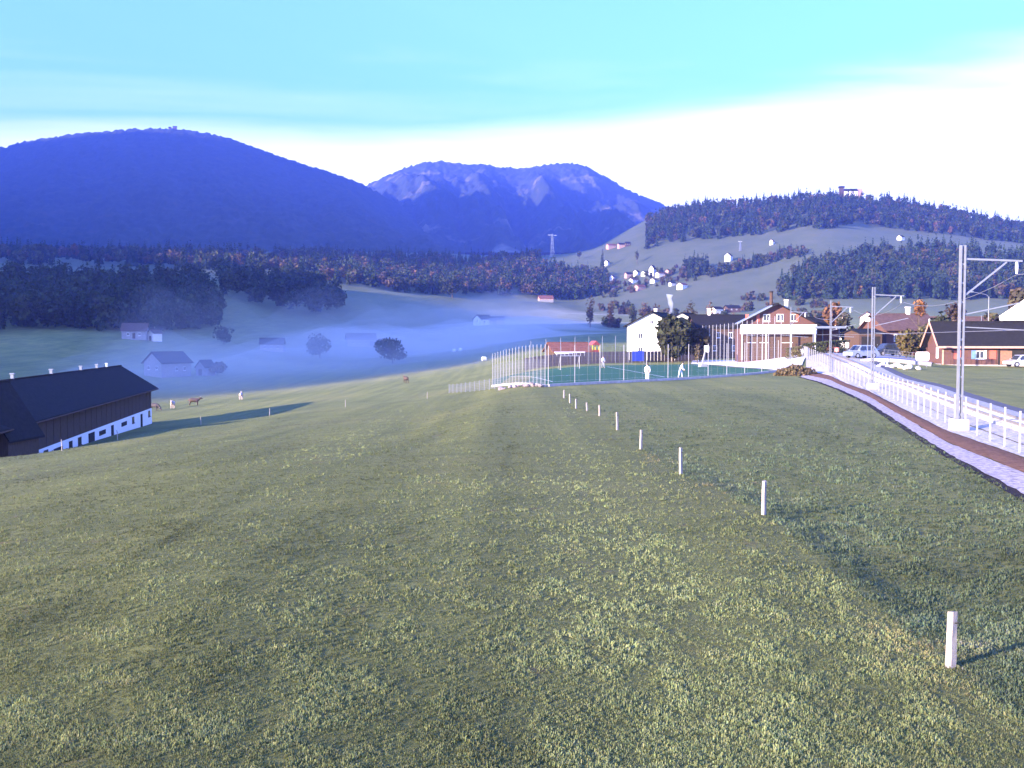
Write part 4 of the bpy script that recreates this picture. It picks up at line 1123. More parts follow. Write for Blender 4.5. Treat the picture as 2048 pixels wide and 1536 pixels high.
vil("barn", "long farm barn with dark roof and pale gable above the mist", "barn", 722, 470, 14, 8, 13, 3.2, 2.6, M_OLD, M_ROOFD, over=.6, wins=[('y-', -4, 1.8), ('y-', -1, 1.8), ('y-', 2, 1.8)], doors=[('y-', 4.6, 1.6, 2.2, M_TIMBER)])
vil("shed", "low brown-roofed shed next to the long farm barn", "shed", 765, 472, 12, 5, 9, 2.2, 1.0, M_OLD, M_ROOFBR, over=.3, doors=[('y-', 0, 1.6, 1.9, M_TIMBER)])
vil("house", "white house with stepped roofline on the far valley meadow", "house", 966, 620, 40, 8, 9, 3.6, 2.6, M_WHITE, M_ROOFD, over=.5, wins=[('x-', 0, 2.4), ('y-', -2, 2), ('y-', 2, 2)])
vil("barn", "low hazy barn right beside the white valley house", "barn", 988, 622, 5, 7, 12, 2.6, 2.0, M_PINK, M_ROOFD, over=.5, doors=[('y-', 0, 2.2, 2.2, M_TIMBER)])
vil("farmhouse", "pinkish farmhouse at the edge of the autumn wood", "farmhouse", 1091, 930, 10, 8, 13, 3.2, 2.6, M_PINK, M_ROOFRED, over=.5, base=M_OLD, base_h=1.6, wins=[('y-', -3, 2.2), ('y-', 0, 2.2), ('y-', 3, 2.2)])

# ---- the hamlet and the farms on the hill
def hill_house(label, px, y, d0, wpx, hpx, rz, wall, roof, cat="house", gw=None, hr=None, base=None):
    """d found so that the ground of the hill is seen at row y; widths in photo pixels."""
    ds = np.linspace(d0 - 180, d0 + 180, 160)
    xs = (px - 1024) / F * ds; zs = ground(xs, ds) + roll(xs, ds)
    ys = np.array([768 - F * math.tan(math.atan((z - HC) / d_) + PITCH) for z, d_ in zip(zs, ds)])
    d = float(ds[np.argmin(np.abs(ys - y))])
    w = wpx / F * d; h = hpx / F * d
    p = gp(px, d)
    hw = h * .66; hr = h * .34
    return house("farmhouse" if cat == "farmhouse" else "house", label, cat, p, R(rz), w * .78, w * 1.05, hw, hr, wall, roof, over=.5, sub=2.5, base=base, base_h=hw * .45 if base else 0,
                 wins=[('x-', -w * .18, hw * .62, w * .12, hw * .24), ('x-', w * .18, hw * .62, w * .12, hw * .24), ('y-', -w * .2, hw * .6, w * .12, hw * .24), ('y-', w * .2, hw * .6, w * .12, hw * .24)])
HH = [("dazzling white farmhouse alone below the hill pylon", 1455, 522, 1060, 15, 15, 60, M_WHITE, M_ROOFD),
 ("little house with white wall and dark roof high on the hill pasture", 1541, 489, 1130, 9, 9, 55, M_WHITE, M_ROOFRED),
 ("small farmhouse with pale front in the right-hand hill meadow", 1797, 480, 1130, 12, 9, 40, M_WHITE, M_ROOFD),
 ("white cottage with dark roof on the open slope above the hamlet", 1213, 530, 1160, 9, 9, 62, M_WHITE, M_ROOFD),
 ("pinkish farmhouse at the top left of the hill pasture", 1221, 497, 1230, 16, 9, 20, M_PINK, M_ROOFRED),
 ("low white-fronted farm building next to the pinkish farmhouse", 1242, 495, 1230, 14, 9, 15, M_PINK, M_ROOFD),
 ("dark little barn at the right end of the upper pasture farm", 1254, 492, 1230, 9, 8, 10, M_TIMBER, M_ROOFD),
 ("white house at the left edge of the hamlet", 1224, 561, 1000, 10, 11, 60, M_WHITE, M_ROOFBR),
 ("bluish house in the shade below the hamlet", 1229, 582, 960, 17, 9, 10, M_CREAM, M_ROOFRED),
 ("pale pink house among the hamlet's upper left houses", 1256, 555, 1010, 13, 10, 25, M_PINK, M_ROOFD),
 ("narrow white house right of the pale pink one", 1272, 551, 1015, 11, 11, 58, M_WHITE, M_ROOFD),
 ("wide white house in the second row of the hamlet", 1266, 565, 995, 14, 8, 35, M_WHITE, M_ROOFBR),
 ("reddish-pink house below the hamlet's middle", 1279, 580, 970, 18, 10, 30, M_PINK, M_ROOFRED),
 ("white nave-like house adjoining the tower house", 1290, 551, 1020, 14, 8, 40, M_WHITE, M_ROOFD),
 ("tallest white tower-like house in the middle of the hamlet", 1304, 551, 1020, 13, 20, 60, M_WHITE, M_ROOFD),
 ("low white house under the tower-like house's right side", 1319, 552, 1015, 15, 8, 30, M_WHITE, M_ROOFBR),
 ("pink-gabled house at the hamlet's upper right", 1335, 550, 1020, 12, 11, 60, M_PINK, M_ROOFD),
 ("small white house in front of the tower-like house", 1307, 565, 995, 13, 8, 50, M_WHITE, M_ROOFBR),
 ("small pale house left of the hamlet's last white house", 1343, 571, 985, 11, 7, 30, M_CREAM, M_ROOFD),
 ("bright white house at the right end of the hamlet", 1363, 577, 975, 17, 11, 45, M_WHITE, M_ROOFRED),
 ("dark-roofed house with pale gable low behind the farmhouse roof", 1432, 626, 620, 20, 12, 30, M_CREAM, M_ROOFD),
 ("dark-roofed house low behind the farmhouse, right of the pale gable", 1463, 624, 620, 26, 13, 12, M_TIMBER, M_ROOFD)]
for h_ in HH: hill_house(*h_)
# the inn on the hilltop
def inn():
    p = gp(1695, 1402); t = empty("hilltop_inn", p, R(-3)); k = 1402 / F
    zt = zat(378, 1402) - p.z; h = max(5.0, zt)
    MB().box((0, 0, h * .4), (26 * k, 9, h * .8)).build("main_block", M_CREAM, t)
    MB().prism([(-13.5 * k, -5.2, h * .8), (-13.5 * k, 5.2, h * .8), (-13.5 * k, 0, h * 1.02)], (27 * k, 0, 0)).build("main_roof", M_ROOFD, t)
    tw = MB().box((-17 * k, 0, h * .55), (7.5 * k, 6, h * 1.1)); tw.build("tower", M_TIMBER, t)
    MB().box((-17 * k, 0, h * 1.15), (10 * k, 7, h * .12)).build("tower_roof", M_ROOFD, t)
    MB().box((-27 * k, 0, h * .3), (11 * k, 6, h * .6)).build("side_wing", M_TIMBER, t)
    MB().prism([(14 * k, -4, -.5), (14 * k, 4, -.5), (14 * k, 4, h * .75), (14 * k, 0, h * 1.0), (14 * k, -4, h * .75)], (9 * k, 0, 0)).build("gabled_wing", M_PINK, t)
    for x in (-9, -5, -1, 3, 7, 11): 
        f = MB().box((x * k, -4.53, h * .5), (2.0 * k, .12, h * .22)).build("window", M_FRAME, t)
        MB().box((x * k, -4.60, h * .5), (1.6 * k, .06, h * .16)).build("pane", M_GLASS, f)
    tag(t, "hilltop inn with a tower and wings on the wooded crest", "inn")
    p = gp(1647, 1402)
    house("house", "small white lodge left of the hilltop inn", "house", p, R(30), 7, 8, 5.5, 2.5, M_WHITE, M_ROOFD, over=.4, sub=2, wins=[('x-', 0, 3.2, 1, 1.2), ('y-', 0, 3.2, 1, 1.2)])
    z = zat(259, 3590)
    for i, (px, w_, h_) in enumerate(((347, 9, 7), (357, 13, 10))):
        x = (px - 1024) / F * 3590
        house("summit_station" if i else "summit_hut", ["tiny hut on the rounded mountain's top", "summit station building beside the hut on the rounded mountain"][i], "building", (x, 3590, z - 3), R(10), w_ * .8, w_, h_ + 2, 3, M_TIMBER, M_ROOFD, over=.5, sub=8)
inn()
# ------------------------------------------------------------------ sports court
M_TURF = mat("artificial_turf", (.045, .115, .065), .9, .12, 2, .2, spec=.04)
M_PAINT = mat("white_line_paint", (.75, .75, .75), .8, .05, 3)
M_BLUE = mat("blue_banner", (.06, .10, .50), .6, .1, 2)
M_RED = mat("red_paint", (.33, .07, .06), .5, .1, 3)
M_YEL = mat("yellow_paint", (.60, .40, .06), .5, .1, 3)
M_BOARD = mat("brown_fence_boards", (.20, .145, .12), .9, .25, 3, .2)
A = flat(1090, 773); B = flat(1556, 750); C = flat(985, 752)
D2 = Vector((31, 166, 0)); E2 = Vector((-3, 152, 0))
def sheet(name, label, cat, pts, z, m, kind="structure", n=14):
    """Flat area inside a polygon, draped on the ground."""
    from mathutils.geometry import tessellate_polygon
    P = []
    for i, p in enumerate(pts):
        q = pts[(i + 1) % len(pts)]
        for k in range(n): P.append(Vector(p).lerp(Vector(q), k / n))
    P = [Vector((p.x, p.y, 0)) for p in P]
    tri = tessellate_polygon([P])
    # subdivide so that the sheet follows the ground
    V = [tuple(p) for p in P]; me = bpy.data.meshes.new(name); me.from_pydata(V, [], [tuple(t) for t in tri])
    import bmesh
    bm = bmesh.new(); bm.from_mesh(me)
    bmesh.ops.subdivide_edges(bm, edges=bm.edges[:], cuts=5, use_grid_fill=True)
    for v in bm.verts: v.co.z = gz(v.co.x, v.co.y) + z
    bmesh.ops.recalc_face_normals(bm, faces=bm.faces[:])
    for f in bm.faces:
        if f.normal.z < 0: f.normal_flip()
    bm.to_mesh(me); bm.free()
    o = link(name, me, m)
    return tag(o, label, cat, kind=kind)
sheet("court_turf", "green artificial turf of the fenced sports court", "turf", [A, B, D2, E2, C], .07, M_TURF)
sheet("gravel_yard", "dazzling pale gravel yard at the end of the court", "yard", [flat(*q) for q in ((1500, 742), (1560, 750), (1604, 746), (1612, 736), (1585, 727), (1440, 723), (1385, 723), (1382, 729), (1440, 733))], .10, mat("yard_gravel", (.62, .60, .58), .9, .2, 3, .5))
def court_line(a, b, w=.12):
    d = (b - a).normalized(); s = Vector((-d.y, d.x, 0)) * w / 2
    n = 12; mb = MB()
    for i in range(n):
        p, q = a.lerp(b, i / n), a.lerp(b, (i + 1) / n)
        mb.poly([Vector((v.x, v.y, gz(v.x, v.y) + .085)) for v in (p - s, q - s, q + s, p + s)])
    return tag(mb.build("court_line", M_PAINT), "white painted line on the artificial turf", "court marking", "lines on the court turf", "structure")
ab = B - A; ac = E2 - A
Lf = lambda u, v: A.lerp(B, u).lerp(E2.lerp(D2, u), v)
for (u0, v0, u1, v1) in ((.06, .12, .94, .12), (.06, .88, .94, .88), (.06, .12, .06, .88), (.94, .12, .94, .88), (.5, .12, .5, .88), (.06, .35, .25, .35), (.75, .35, .94, .35)): court_line(Lf(u0, v0), Lf(u1, v1), .1)
fence_line("court_fence", "tall post-and-mesh fence on the valley side of the court", "fence", [A, C], 1.62, 3.9, .05, 2.5, 10, 10, .008, M_WHITEPOST, M_STEEL, kerb=.22)
fence_line("court_fence", "open fence of widely spaced steel posts along the field side of the court", "fence", [A + Vector((.3, .15, 0)), B], 3.75, 3.75, .06, 3.6, 3, 5, .005, M_WHITEPOST, M_WIRE, kerb=.24)
fence_line("ball_stop_fence", "tallest dense row of ball-stop posts before the big chalet", "fence", [Vector((33.6, 125, 0)), Vector((34.6, 150, 0)), Vector((35.6, 187, 0))], 3.7, 6.6, .065, 6.4, 5, 6, .006, M_WHITEPOST, M_WIRE)
fence_line("court_fence", "far fence of thin posts at the back of the court", "fence", [Vector((3, 160, 0)), Vector((33, 188, 0))], 3.3, 4.7, .08, 2.0, 5, 4, .006, M_STEEL, M_WIRE)
fence_line("mesh_fence", "low wire mesh fence leaving the court corner towards the valley", "fence", [gp(1001, 104), gp(950, 117), gp(898, 133)], 2.6, 1.15, .07, 1.05, 9, 6, .012, M_STEEL, M_STEEL)
def board_fence():
    a, b = Vector((2, 165, 0)), Vector((34, 186, 0)); L = (b - a).length; n = 46
    t = empty("board_fence", (a.x, a.y, gz(a.x, a.y)), math.atan2(b.y - a.y, b.x - a.x)); w = L / n; base = None
    for i in range(n):
        if base is None: o = base = MB().box((0, 0, .95), (w * .9, .04, 2.1)).build("board", M_BOARD, t)
        else: o = base.copy(); COL.objects.link(o); o.parent = t
        p = a.lerp(b, (i + .5) / n); o.location = ((i + .5) * w, 0, gz(p.x, p.y) - gz(a.x, a.y) + random.uniform(-.03, .03))
    MB().bar((0, .05, 1.1), (L, .05, 1.1), .06).build("rail", M_BOARD, t)
    tag(t, "low brown board fence behind the far end of the court", "fence")
board_fence()
def banner():
    p = gp(1276, 170); t = empty("banner", p, R(30))
    MB().box((0, 0, 1.35), (2.5, .05, 1.7)).build("banner_cloth", M_BLUE, t)
    for x in (-1.28, 1.28): MB().box((x, 0, 1.05), (.07, .07, 2.4)).build("banner_post", M_STEEL, t)
    tag(t, "blue banner stretched on the far fence below the white house", "banner")
banner()
def goal(px, d, rz):
    p = gp(px, d); t = empty("football_goal", p, R(rz))
    for x in (-1.5, 1.5): MB().tube([(x, 0, -.1), (x, 0, 2.0)], .06, 8).build("goal_post", M_WHITEPOST, t)
    MB().tube([(-1.5, 0, 2.0), (1.5, 0, 2.0)], .06, 8).build("crossbar", M_WHITEPOST, t)
    for x in (-1.5, 1.5): MB().tube([(x, 0, 2.0), (x, 1.0, .05), (x, 0, .05)], .035, 6).build("net_stay", M_WHITEPOST, t)
    tag(t, "small white football goal in front of the brown-roofed shed", "goal")
goal(1140, 148, 18)
def hoop(px, d):
    p = gp(px, d); t = empty("basketball_stand", p, R(20))
    MB().prism([(-.9, -.4, 0), (.35, -.4, 0), (.1, -.4, .45), (-.75, -.4, .45)], (0, .8, 0)).build("stand_base", M_WHITEPOST, t)
    MB().bar((-.4, 0, .4), (.15, 0, 2.7), .16).build("stand_arm", M_WHITEPOST, t)
    MB().box((.35, 0, 2.75), (.06, 1.3, .95)).build("backboard", M_WHITE, t)
    MB().tube([(.5 + .22 * math.cos(a), .22 * math.sin(a), 2.5) for a in np.linspace(math.pi, 3 * math.pi, 13)], .02, 5).build("hoop", M_RED, t)
    tag(t, "white basketball stand with backboard at the far court edge", "basketball stand")
hoop(1409, 150)
def court_shed():
    p = gp(1135, 178); t = house("shed", "low shed with brown-red roof and dazzling white awning behind the court", "shed", p, R(14), 5.2, 6.4, 2.3, 1.3, M_TIMBER, M_ROOFRED, over=.6, doors=[('y-', 1, 1.2, 1.9, M_DARK)])
    MB().prism([(-3.4, -2.7, 2.25), (2.2, -2.7, 2.25), (2.2, -4.3, 1.75), (-3.4, -4.3, 1.75)], (0, 0, .07)).build("awning", M_WHITE, t)
    MB().box((-.6, -4.33, 1.62), (5.6, .04, .42)).build("awning_front", M_WHITE, t)
    for x in (-3.3, 2.1): MB().box((x, -4.2, .8), (.08, .08, 1.9)).build("awning_post", M_LIGHTWOOD, t)
court_shed()
def play_tower():
    p = gp(1188, 190); t = empty("play_tower", p, R(25))
    for x in (-.7, .7):
        for y in (-.7, .7): MB().box((x, y, 1.5), (.14, .14, 3.0)).build("post", M_YEL, t)
    MB().box((0, 0, 1.3), (1.5, 1.5, .12)).build("platform", M_BOARD, t)
    MB().prism([(-.95, -.95, 2.95), (.95, -.95, 2.95), (0, -.95, 3.75)], (0, 1.9, 0)).build("roof", M_RED, t)
    MB().box((0, -.72, 1.7), (1.3, .05, .7)).build("side_panel", M_RED, t)
    tag(t, "small red and yellow play tower behind the court", "play tower")
play_tower()
# rubble and boulders
def rock_mesh(seed, m):
    g = np.random.default_rng(seed)
    import bmesh
    bm = bmesh.new(); bmesh.ops.create_icosphere(bm, subdivisions=2, radius=.5)
    k = g.normal(0, 1, (5, 3))
    for v in bm.verts:
        for q in k:
            q = q / np.linalg.norm(q); d_ = v.co.x * q[0] + v.co.y * q[1] + v.co.z * q[2]
            if d_ > .33: v.co -= Vector(q) * float(d_ - .33)
        v.co.z *= .75
    me = bpy.data.meshes.new("rock"); bm.to_mesh(me); bm.free(); me.materials.append(m); return me
M_ROCK = mat("pale_boulder", (.55, .50, .47), .9, .25, 2, .5)
M_RUB = mat("dark_rubble", (.20, .17, .18), .9, .35, 3, .5)
RK = [rock_mesh(i, M_ROCK) for i in range(4)]; RB = [rock_mesh(10 + i, M_RUB) for i in range(3)]
def rock(name, me, px, d, s, label, group, seed):
    p = gp(px, d); o = bpy.data.objects.new(name, me); COL.objects.link(o); g = random.Random(seed)
    o.location = p + Vector((0, 0, s * .2)); o.scale = (s * g.uniform(.8, 1.3), s * g.uniform(.8, 1.2), s * g.uniform(.8, 1.0)); o.rotation_euler = (g.uniform(-.3, .3), g.uniform(-.3, .3), g.uniform(0, 6))
    tag(o, label, "boulder" if name == "boulder" else "stone", group)
rock("boulder", RK[0], 1818, 112, 1.15, "largest pale boulder in the bank below the parking place", None, 1)
rock("boulder", RK[2], 1836, 112, .75, "pale boulder lowest down the bank, apart from the others", None, 2)
for i, (px, d, s) in enumerate(((1758, 113, .6), (1766, 115, .75), (1776, 113, .6), (1785, 112.5, .65), (1792, 114, .7), (1801, 112.5, .8), (1809, 111, .55), (1772, 117, .5), (1796, 117, .5))):
    rock("boulder", RK[i % 4], px, d, s, "pale boulder in the cluster on the bank below the parking place", "boulders on the bank", 10 + i)
for i in range(11):
    px = 1004 + i * 8 + random.uniform(-3, 3)
    rock("rubble_stone", RB[i % 3], px, 100 - i * .7 + random.uniform(-1.5, 1.5), random.uniform(.35, .75), "dark rubble stone heaped outside the court corner", "rubble by the court", 40 + i)
# parking place, wall, cars, signs
sheet("parking_place", "pale asphalt parking place above the railway bank", "parking", [gp(1690, 125), gp(1765, 121.5), gp(1862, 121), gp(1866, 135), gp(1800, 150), gp(1700, 150)], .05, mat("pale_asphalt", (.30, .29, .31), .9, .15, 2, .3))
def low_wall():
    t = empty("retaining_wall", gp(1722, 121.5)); o0 = t.location.copy()
    P = [gp(px, 120.6) for px in np.linspace(1722, 1862, 15)]
    for i in range(14):
        MB().bar(P[i] - o0 + Vector((0, 0, .12)), P[i + 1] - o0 + Vector((0, 0, .12)) - (P[i + 1] - P[i]).normalized() * .03, .35, .6).build("wall_block", M_CONC, t)
    tag(t, "low pale concrete wall along the edge of the parking place", "wall")
low_wall()
fence_line("railing", "low railing at the back of the parking place", "railing", [gp(1768, 137), gp(1852, 137)], 1.7, .95, .06, .9, 2, 3, .03, M_STEEL, M_STEEL)
M_TYRE = mat("tyre", (.02, .02, .02), .9); M_RIM = mat("rim", (.5, .5, .52), .4, metal=.6); M_LAMP = mat("lamp_glass", (.8, .8, .8), .15, .05, 3, spec=.6); M_TAIL = mat("tail_lamp", (.4, .02, .02), .3)
def car(label, px, d, rz, paint, L=4.3, H=1.65, W=1.8):
    p = gp(px, d); p.z += .06; t = empty("parked_car", p, R(rz))
    h0, hb = .28, H * .56
    prof = [(-L/2, h0 + .05), (-L/2 + .05, hb * .85), (-L*.33, hb), (L*.44, hb), (L/2, hb * .80), (L/2, h0)]
    MB().prism([(x, -W/2, z) for x, z in prof], (0, W, 0)).build("body", paint, t)
    i = W * .1
    cab = [(-L*.30, hb), (-L*.16, H - .04), (-L*.08, H), (L*.33, H), (L*.44, hb)]
    mb = MB(); n = len(cab)
    mb.v = [Vector((x, -W/2 + (i if z > hb else .03), z)) for x, z in cab] + [Vector((x, W/2 - (i if z > hb else .03), z)) for x, z in cab]
    mb.f = [tuple(range(n))[::-1], tuple(range(n, 2 * n))] + [(k, (k + 1) % n, n + (k + 1) % n, n + k) for k in range(n)]
    mb.build("cabin", paint, t)
    for s in (-1, 1):
        y0 = lambda z: s * (W/2 - .03 - (i - .03) * (z - hb) / (H - hb) + .012)
        for x0, x1, x2, x3 in ((-.25, .03, .03, -.13), (.06, .36, .31, .06)):
            q = [(L * x0, y0(hb + .06), hb + .06), (L * x1, y0(hb + .06), hb + .06), (L * x2, y0(H - .12), H - .12), (L * x3, y0(H - .12), H - .12)]
            MB().prism(q, (0, s * .012, 0)).build("side_window", M_GLASS, t)
    MB().prism([(-L*.292, -W/2 + .16, hb + .05), (-L*.292, W/2 - .16, hb + .05), (-L*.172, W/2 - .24, H - .1), (-L*.172, -W/2 + .24, H - .1)], (-.03, 0, .015)).build("windscreen", M_GLASS, t)
    MB().prism([(L*.432, -W/2 + .2, hb + .08), (L*.432, W/2 - .2, hb + .08), (L*.35, W/2 - .24, H - .1), (L*.35, -W/2 + .24, H - .1)], (.03, 0, .015)).build("rear_window", M_GLASS, t)
    for x in (-L*.31, L*.30):
        for s in (-1, 1):
            w_ = MB().tube([(x, s * (W/2 - .16), .33), (x, s * (W/2 + .03), .33)], .33, 16).build("wheel", M_TYRE, t)
            MB().tube([(x, s * (W/2 + .03), .33), (x, s * (W/2 + .045), .33)], .2, 12).build("rim", M_RIM, w_)
    for s in (-1, 1):
        MB().box((-L/2 - .005, s * W * .36, hb * .72), (.06, .34, .16)).build("headlight", M_LAMP, t)
        MB().box((L/2 - .01, s * W * .4, hb * .78), (.06, .2, .22)).build("tail_light", M_TAIL, t)
        MB().box((-L*.24, s * (W/2 + .08), hb + .1), (.14, .18, .13)).build("wing_mirror", paint, t)
    tag(t, label, "car")
car("silver-blue estate car parked in front of the dark garage", 1722, 128, 22, mat("silver_blue_paint", (.34, .37, .44), .3, .03, 2, metal=.4))
car("dark blue-grey car parked by the red-brown house", 1776, 141, 12, mat("dark_blue_paint", (.05, .065, .10), .3, .03, 2, metal=.3), 4.4, 1.7)
car("silver car half hidden at the right end of the chalet", 2046, 124, 4, mat("silver_paint", (.50, .50, .53), .3, .03, 2, metal=.4), 4.2, 1.5)
def board_sign(name, label, px, d, zc, w, h, m, poles, rz=-35, top=None, cat="sign", thick=.06):
    p = gp(px, d); t = empty(name, p, R(rz))
    n = 6; r = min(w, h) * .22; pts = []
    for cx, cz, a0 in ((w/2 - r, h/2 - r, 0), (-w/2 + r, h/2 - r, 90), (-w/2 + r, -h/2 + r, 180), (w/2 - r, -h/2 + r, 270)):
        for k in range(n + 1):
            a = R(a0 + 90 * k / n); pts.append((cx + r * math.cos(a), -thick, zc + cz + r * math.sin(a)))
    MB().prism(pts, (0, thick, 0)).build("sign_plate", m, t)
    for x in poles: MB().tube([(x, .03, -.2), (x, .03, top or zc + h * .4)], .035, 8).build("sign_post", M_STEEL, t)
    return tag(t, label, cat)
board_sign("notice_board", "rounded white board on two posts left of the chalet", 1845, 118, 1.2, 1.5, 1.05, M_WHITE, (-.45, .45), top=1.5)
board_sign("road_sign", "narrow white sign plate on a post left of the silver car", 1694, 127, 1.9, .42, .72, M_WHITE, (0,), top=2.1)
board_sign("round_sign", "small round red-bordered sign before the hedge", 1673, 139, .9, .62, .62, M_RED, (0,))
_r = bpy.data.objects["round_sign"]
MB().tube([(0, -.075, .9), (0, -.095, .9)], .2, 18).build("sign_centre", M_WHITE, _r)
board_sign("marker_post", "white marker post where the railway fence turns", 1605, 128, 1.7, .14, .5, M_WHITE, (0,), top=2.0, cat="marker post")
def lamp():
    p = gp(1975, 150); t = empty("street_lamp", p); h = zat(594, 150) - p.z
    MB().tube([(0, 0, -.2), (0, 0, h * .5), (0, 0, h)], [.09, .07, .05], 10).build("lamp_pole", M_STEEL, t)
    MB().tube([(0, 0, h), (-.4, 0, h + .35), (-1.6, 0, h + .6), (-2.4, 0, h + .75)], .04, 8).build("lamp_arm", M_STEEL, t)
    MB().box((-2.7, 0, h + .76), (.7, .22, .12)).build("lamp_head", M_VENT, t)
    tag(t, "street lamp with curved arm behind the chalet roof", "street lamp")
lamp()
for px, d, lb in ((1961, 146, "thin bare pole right of the street lamp"), (2018, 146, "thin bare pole under the bright white gable")):
    p = gp(px, d); t = empty("pole", p)
    MB().tube([(0, 0, -.2), (0, 0, 3.4), (0, 0, 6.6)], [.06, .05, .04], 8).build("pole_shaft", M_STEEL, t)
    MB().box((0, 0, 6.64), (.14, .14, .08)).build("pole_cap", M_STEEL, t)
    tag(t, lb, "pole")
board_sign("mounted_box", "small white equipment box on the mast side of the railway", 1735, 118, 5.2, .55, .5, M_WHITE, (0,), top=5.2, cat="equipment box", thick=.3)

# hill pylons
def pylon(label, px, d, ytop):
    p = gp(px, d); h = zat(ytop, d) - p.z; t = empty("pylon", p, R(20)); b, c = h * .085, h * .02
    mb = MB(); lv = np.linspace(0, 1, 7)
    hw_ = lambda z: b + (c - b) * (z ** .8)
    for sx in (-1, 1):
        for sy in (-1, 1):
            for i in range(6): mb.bar((sx * hw_(lv[i]), sy * hw_(lv[i]), lv[i] * h), (sx * hw_(lv[i + 1]), sy * hw_(lv[i + 1]), lv[i + 1] * h), .32)
    mb.build("leg_frame", M_VENT, t)
    br = MB()
    for i in range(6):
        a, z0, e, z1 = hw_(lv[i]), lv[i] * h, hw_(lv[i + 1]), lv[i + 1] * h
        for s in (-1, 1):
            br.bar((-a, s * a, z0), (e, s * e, z1), .2); br.bar((a, s * a, z0), (-e, s * e, z1), .2)
            br.bar((s * a, -a, z0), (s * e, e, z1), .2); br.bar((s * a, a, z0), (s * e, -e, z1), .2)
    br.build("bracing", M_VENT, t)
    MB().bar((-h * .2, 0, h * .95), (h * .2, 0, h * .95), .7, .5).build("cross_arm", M_FRAME, t)
    MB().bar((-h * .11, 0, h * .86), (h * .11, 0, h * .86), .4, .4).build("cross_arm", M_VENT, t)
    tag(t, label, "pylon")
pylon("lattice pylon standing on the ridge of the hill pasture", 1104, 1285, 468)
pylon("lattice pylon beside the dazzling white hill farmhouse", 1478, 1085, 482)

# a thread of smoke over the roofs, and hay bales and a trailer in the mist
def smoke():
    p = gp(1337, 215); z0 = zat(632, 215); mb = MB()
    pts = []; rad = []
    for k in range(12):
        t = k / 11; pts.append((p.x + .35 * math.sin(t * 5) + t * .5, 215, z0 + t * 4.6)); rad.append(.12 + .55 * t ** .7 * (1 + .25 * math.sin(t * 14)))
    so = mb.tube(pts, rad, 10).build("smoke", vol_mat("chimney_smoke", (.9, .92, 1), .55))
    import bmesh
    bm = bmesh.new(); bm.from_mesh(so.data); bmesh.ops.recalc_face_normals(bm, faces=bm.faces[:]); bm.to_mesh(so.data); bm.free()
    tag(so, "thin pale smoke column rising left of the dome-shaped tree", "smoke", kind="stuff")
smoke()
def bale(px, d, label):
    p = gp(px, d); t = empty("silage_bale", p, R(20))
    MB().tube([(-.65, 0, .62), (-.55, 0, .62), (.55, 0, .62), (.65, 0, .62)], [.5, .65, .65, .5], 16).build("wrapped_bale", M_WHITE, t)
    for x in (-.3, .3): MB().tube([(x - .02, 0, .62), (x + .02, 0, .62)], .665, 16).build("wrap_band", M_CREAM, t)
    tag(t, label, "bale")
bale(908, 400, "white wrapped silage bale standing alone in the mist"); bale(921, 402, "white wrapped silage bale to the right of the lone one")
bale(968, 290, "white wrapped bale just outside the court fence")

# ------------------------------------------------------------------ cows and people
def skin_mesh(name, verts, edges, radii, m, parent, root=0, sub=1):
    me = bpy.data.meshes.new(name); me.from_pydata(verts, edges, [])
    o = bpy.data.objects.new(name, me); COL.objects.link(o); me.materials.append(m)
    md = o.modifiers.new("skin", 'SKIN'); md.use_smooth_shade = True
    lay = me.skin_vertices[0].data
    for i, r_ in enumerate(radii):
        lay[i].radius = r_ if isinstance(r_, tuple) else (r_, r_)
        lay[i].use_root = (i == root)
    s = o.modifiers.new("sub", 'SUBSURF'); s.levels = sub; s.render_levels = sub
    dg = bpy.context.evaluated_depsgraph_get()
    me2 = bpy.data.meshes.new_from_object(o.evaluated_get(dg)); me2.name = name
    bpy.data.objects.remove(o)
    return link(name, me2, m, parent, True)
M_COWB = mat("brown_cow_hide", (.075, .05, .04), .8, .2, 2); M_COWP = mat("pale_cow_hide", (.42, .35, .32), .8, .15, 2); M_COWD = mat("dark_cow_hide", (.055, .045, .045), .8, .2, 2)
M_HORN = mat("horn", (.55, .50, .42), .5)
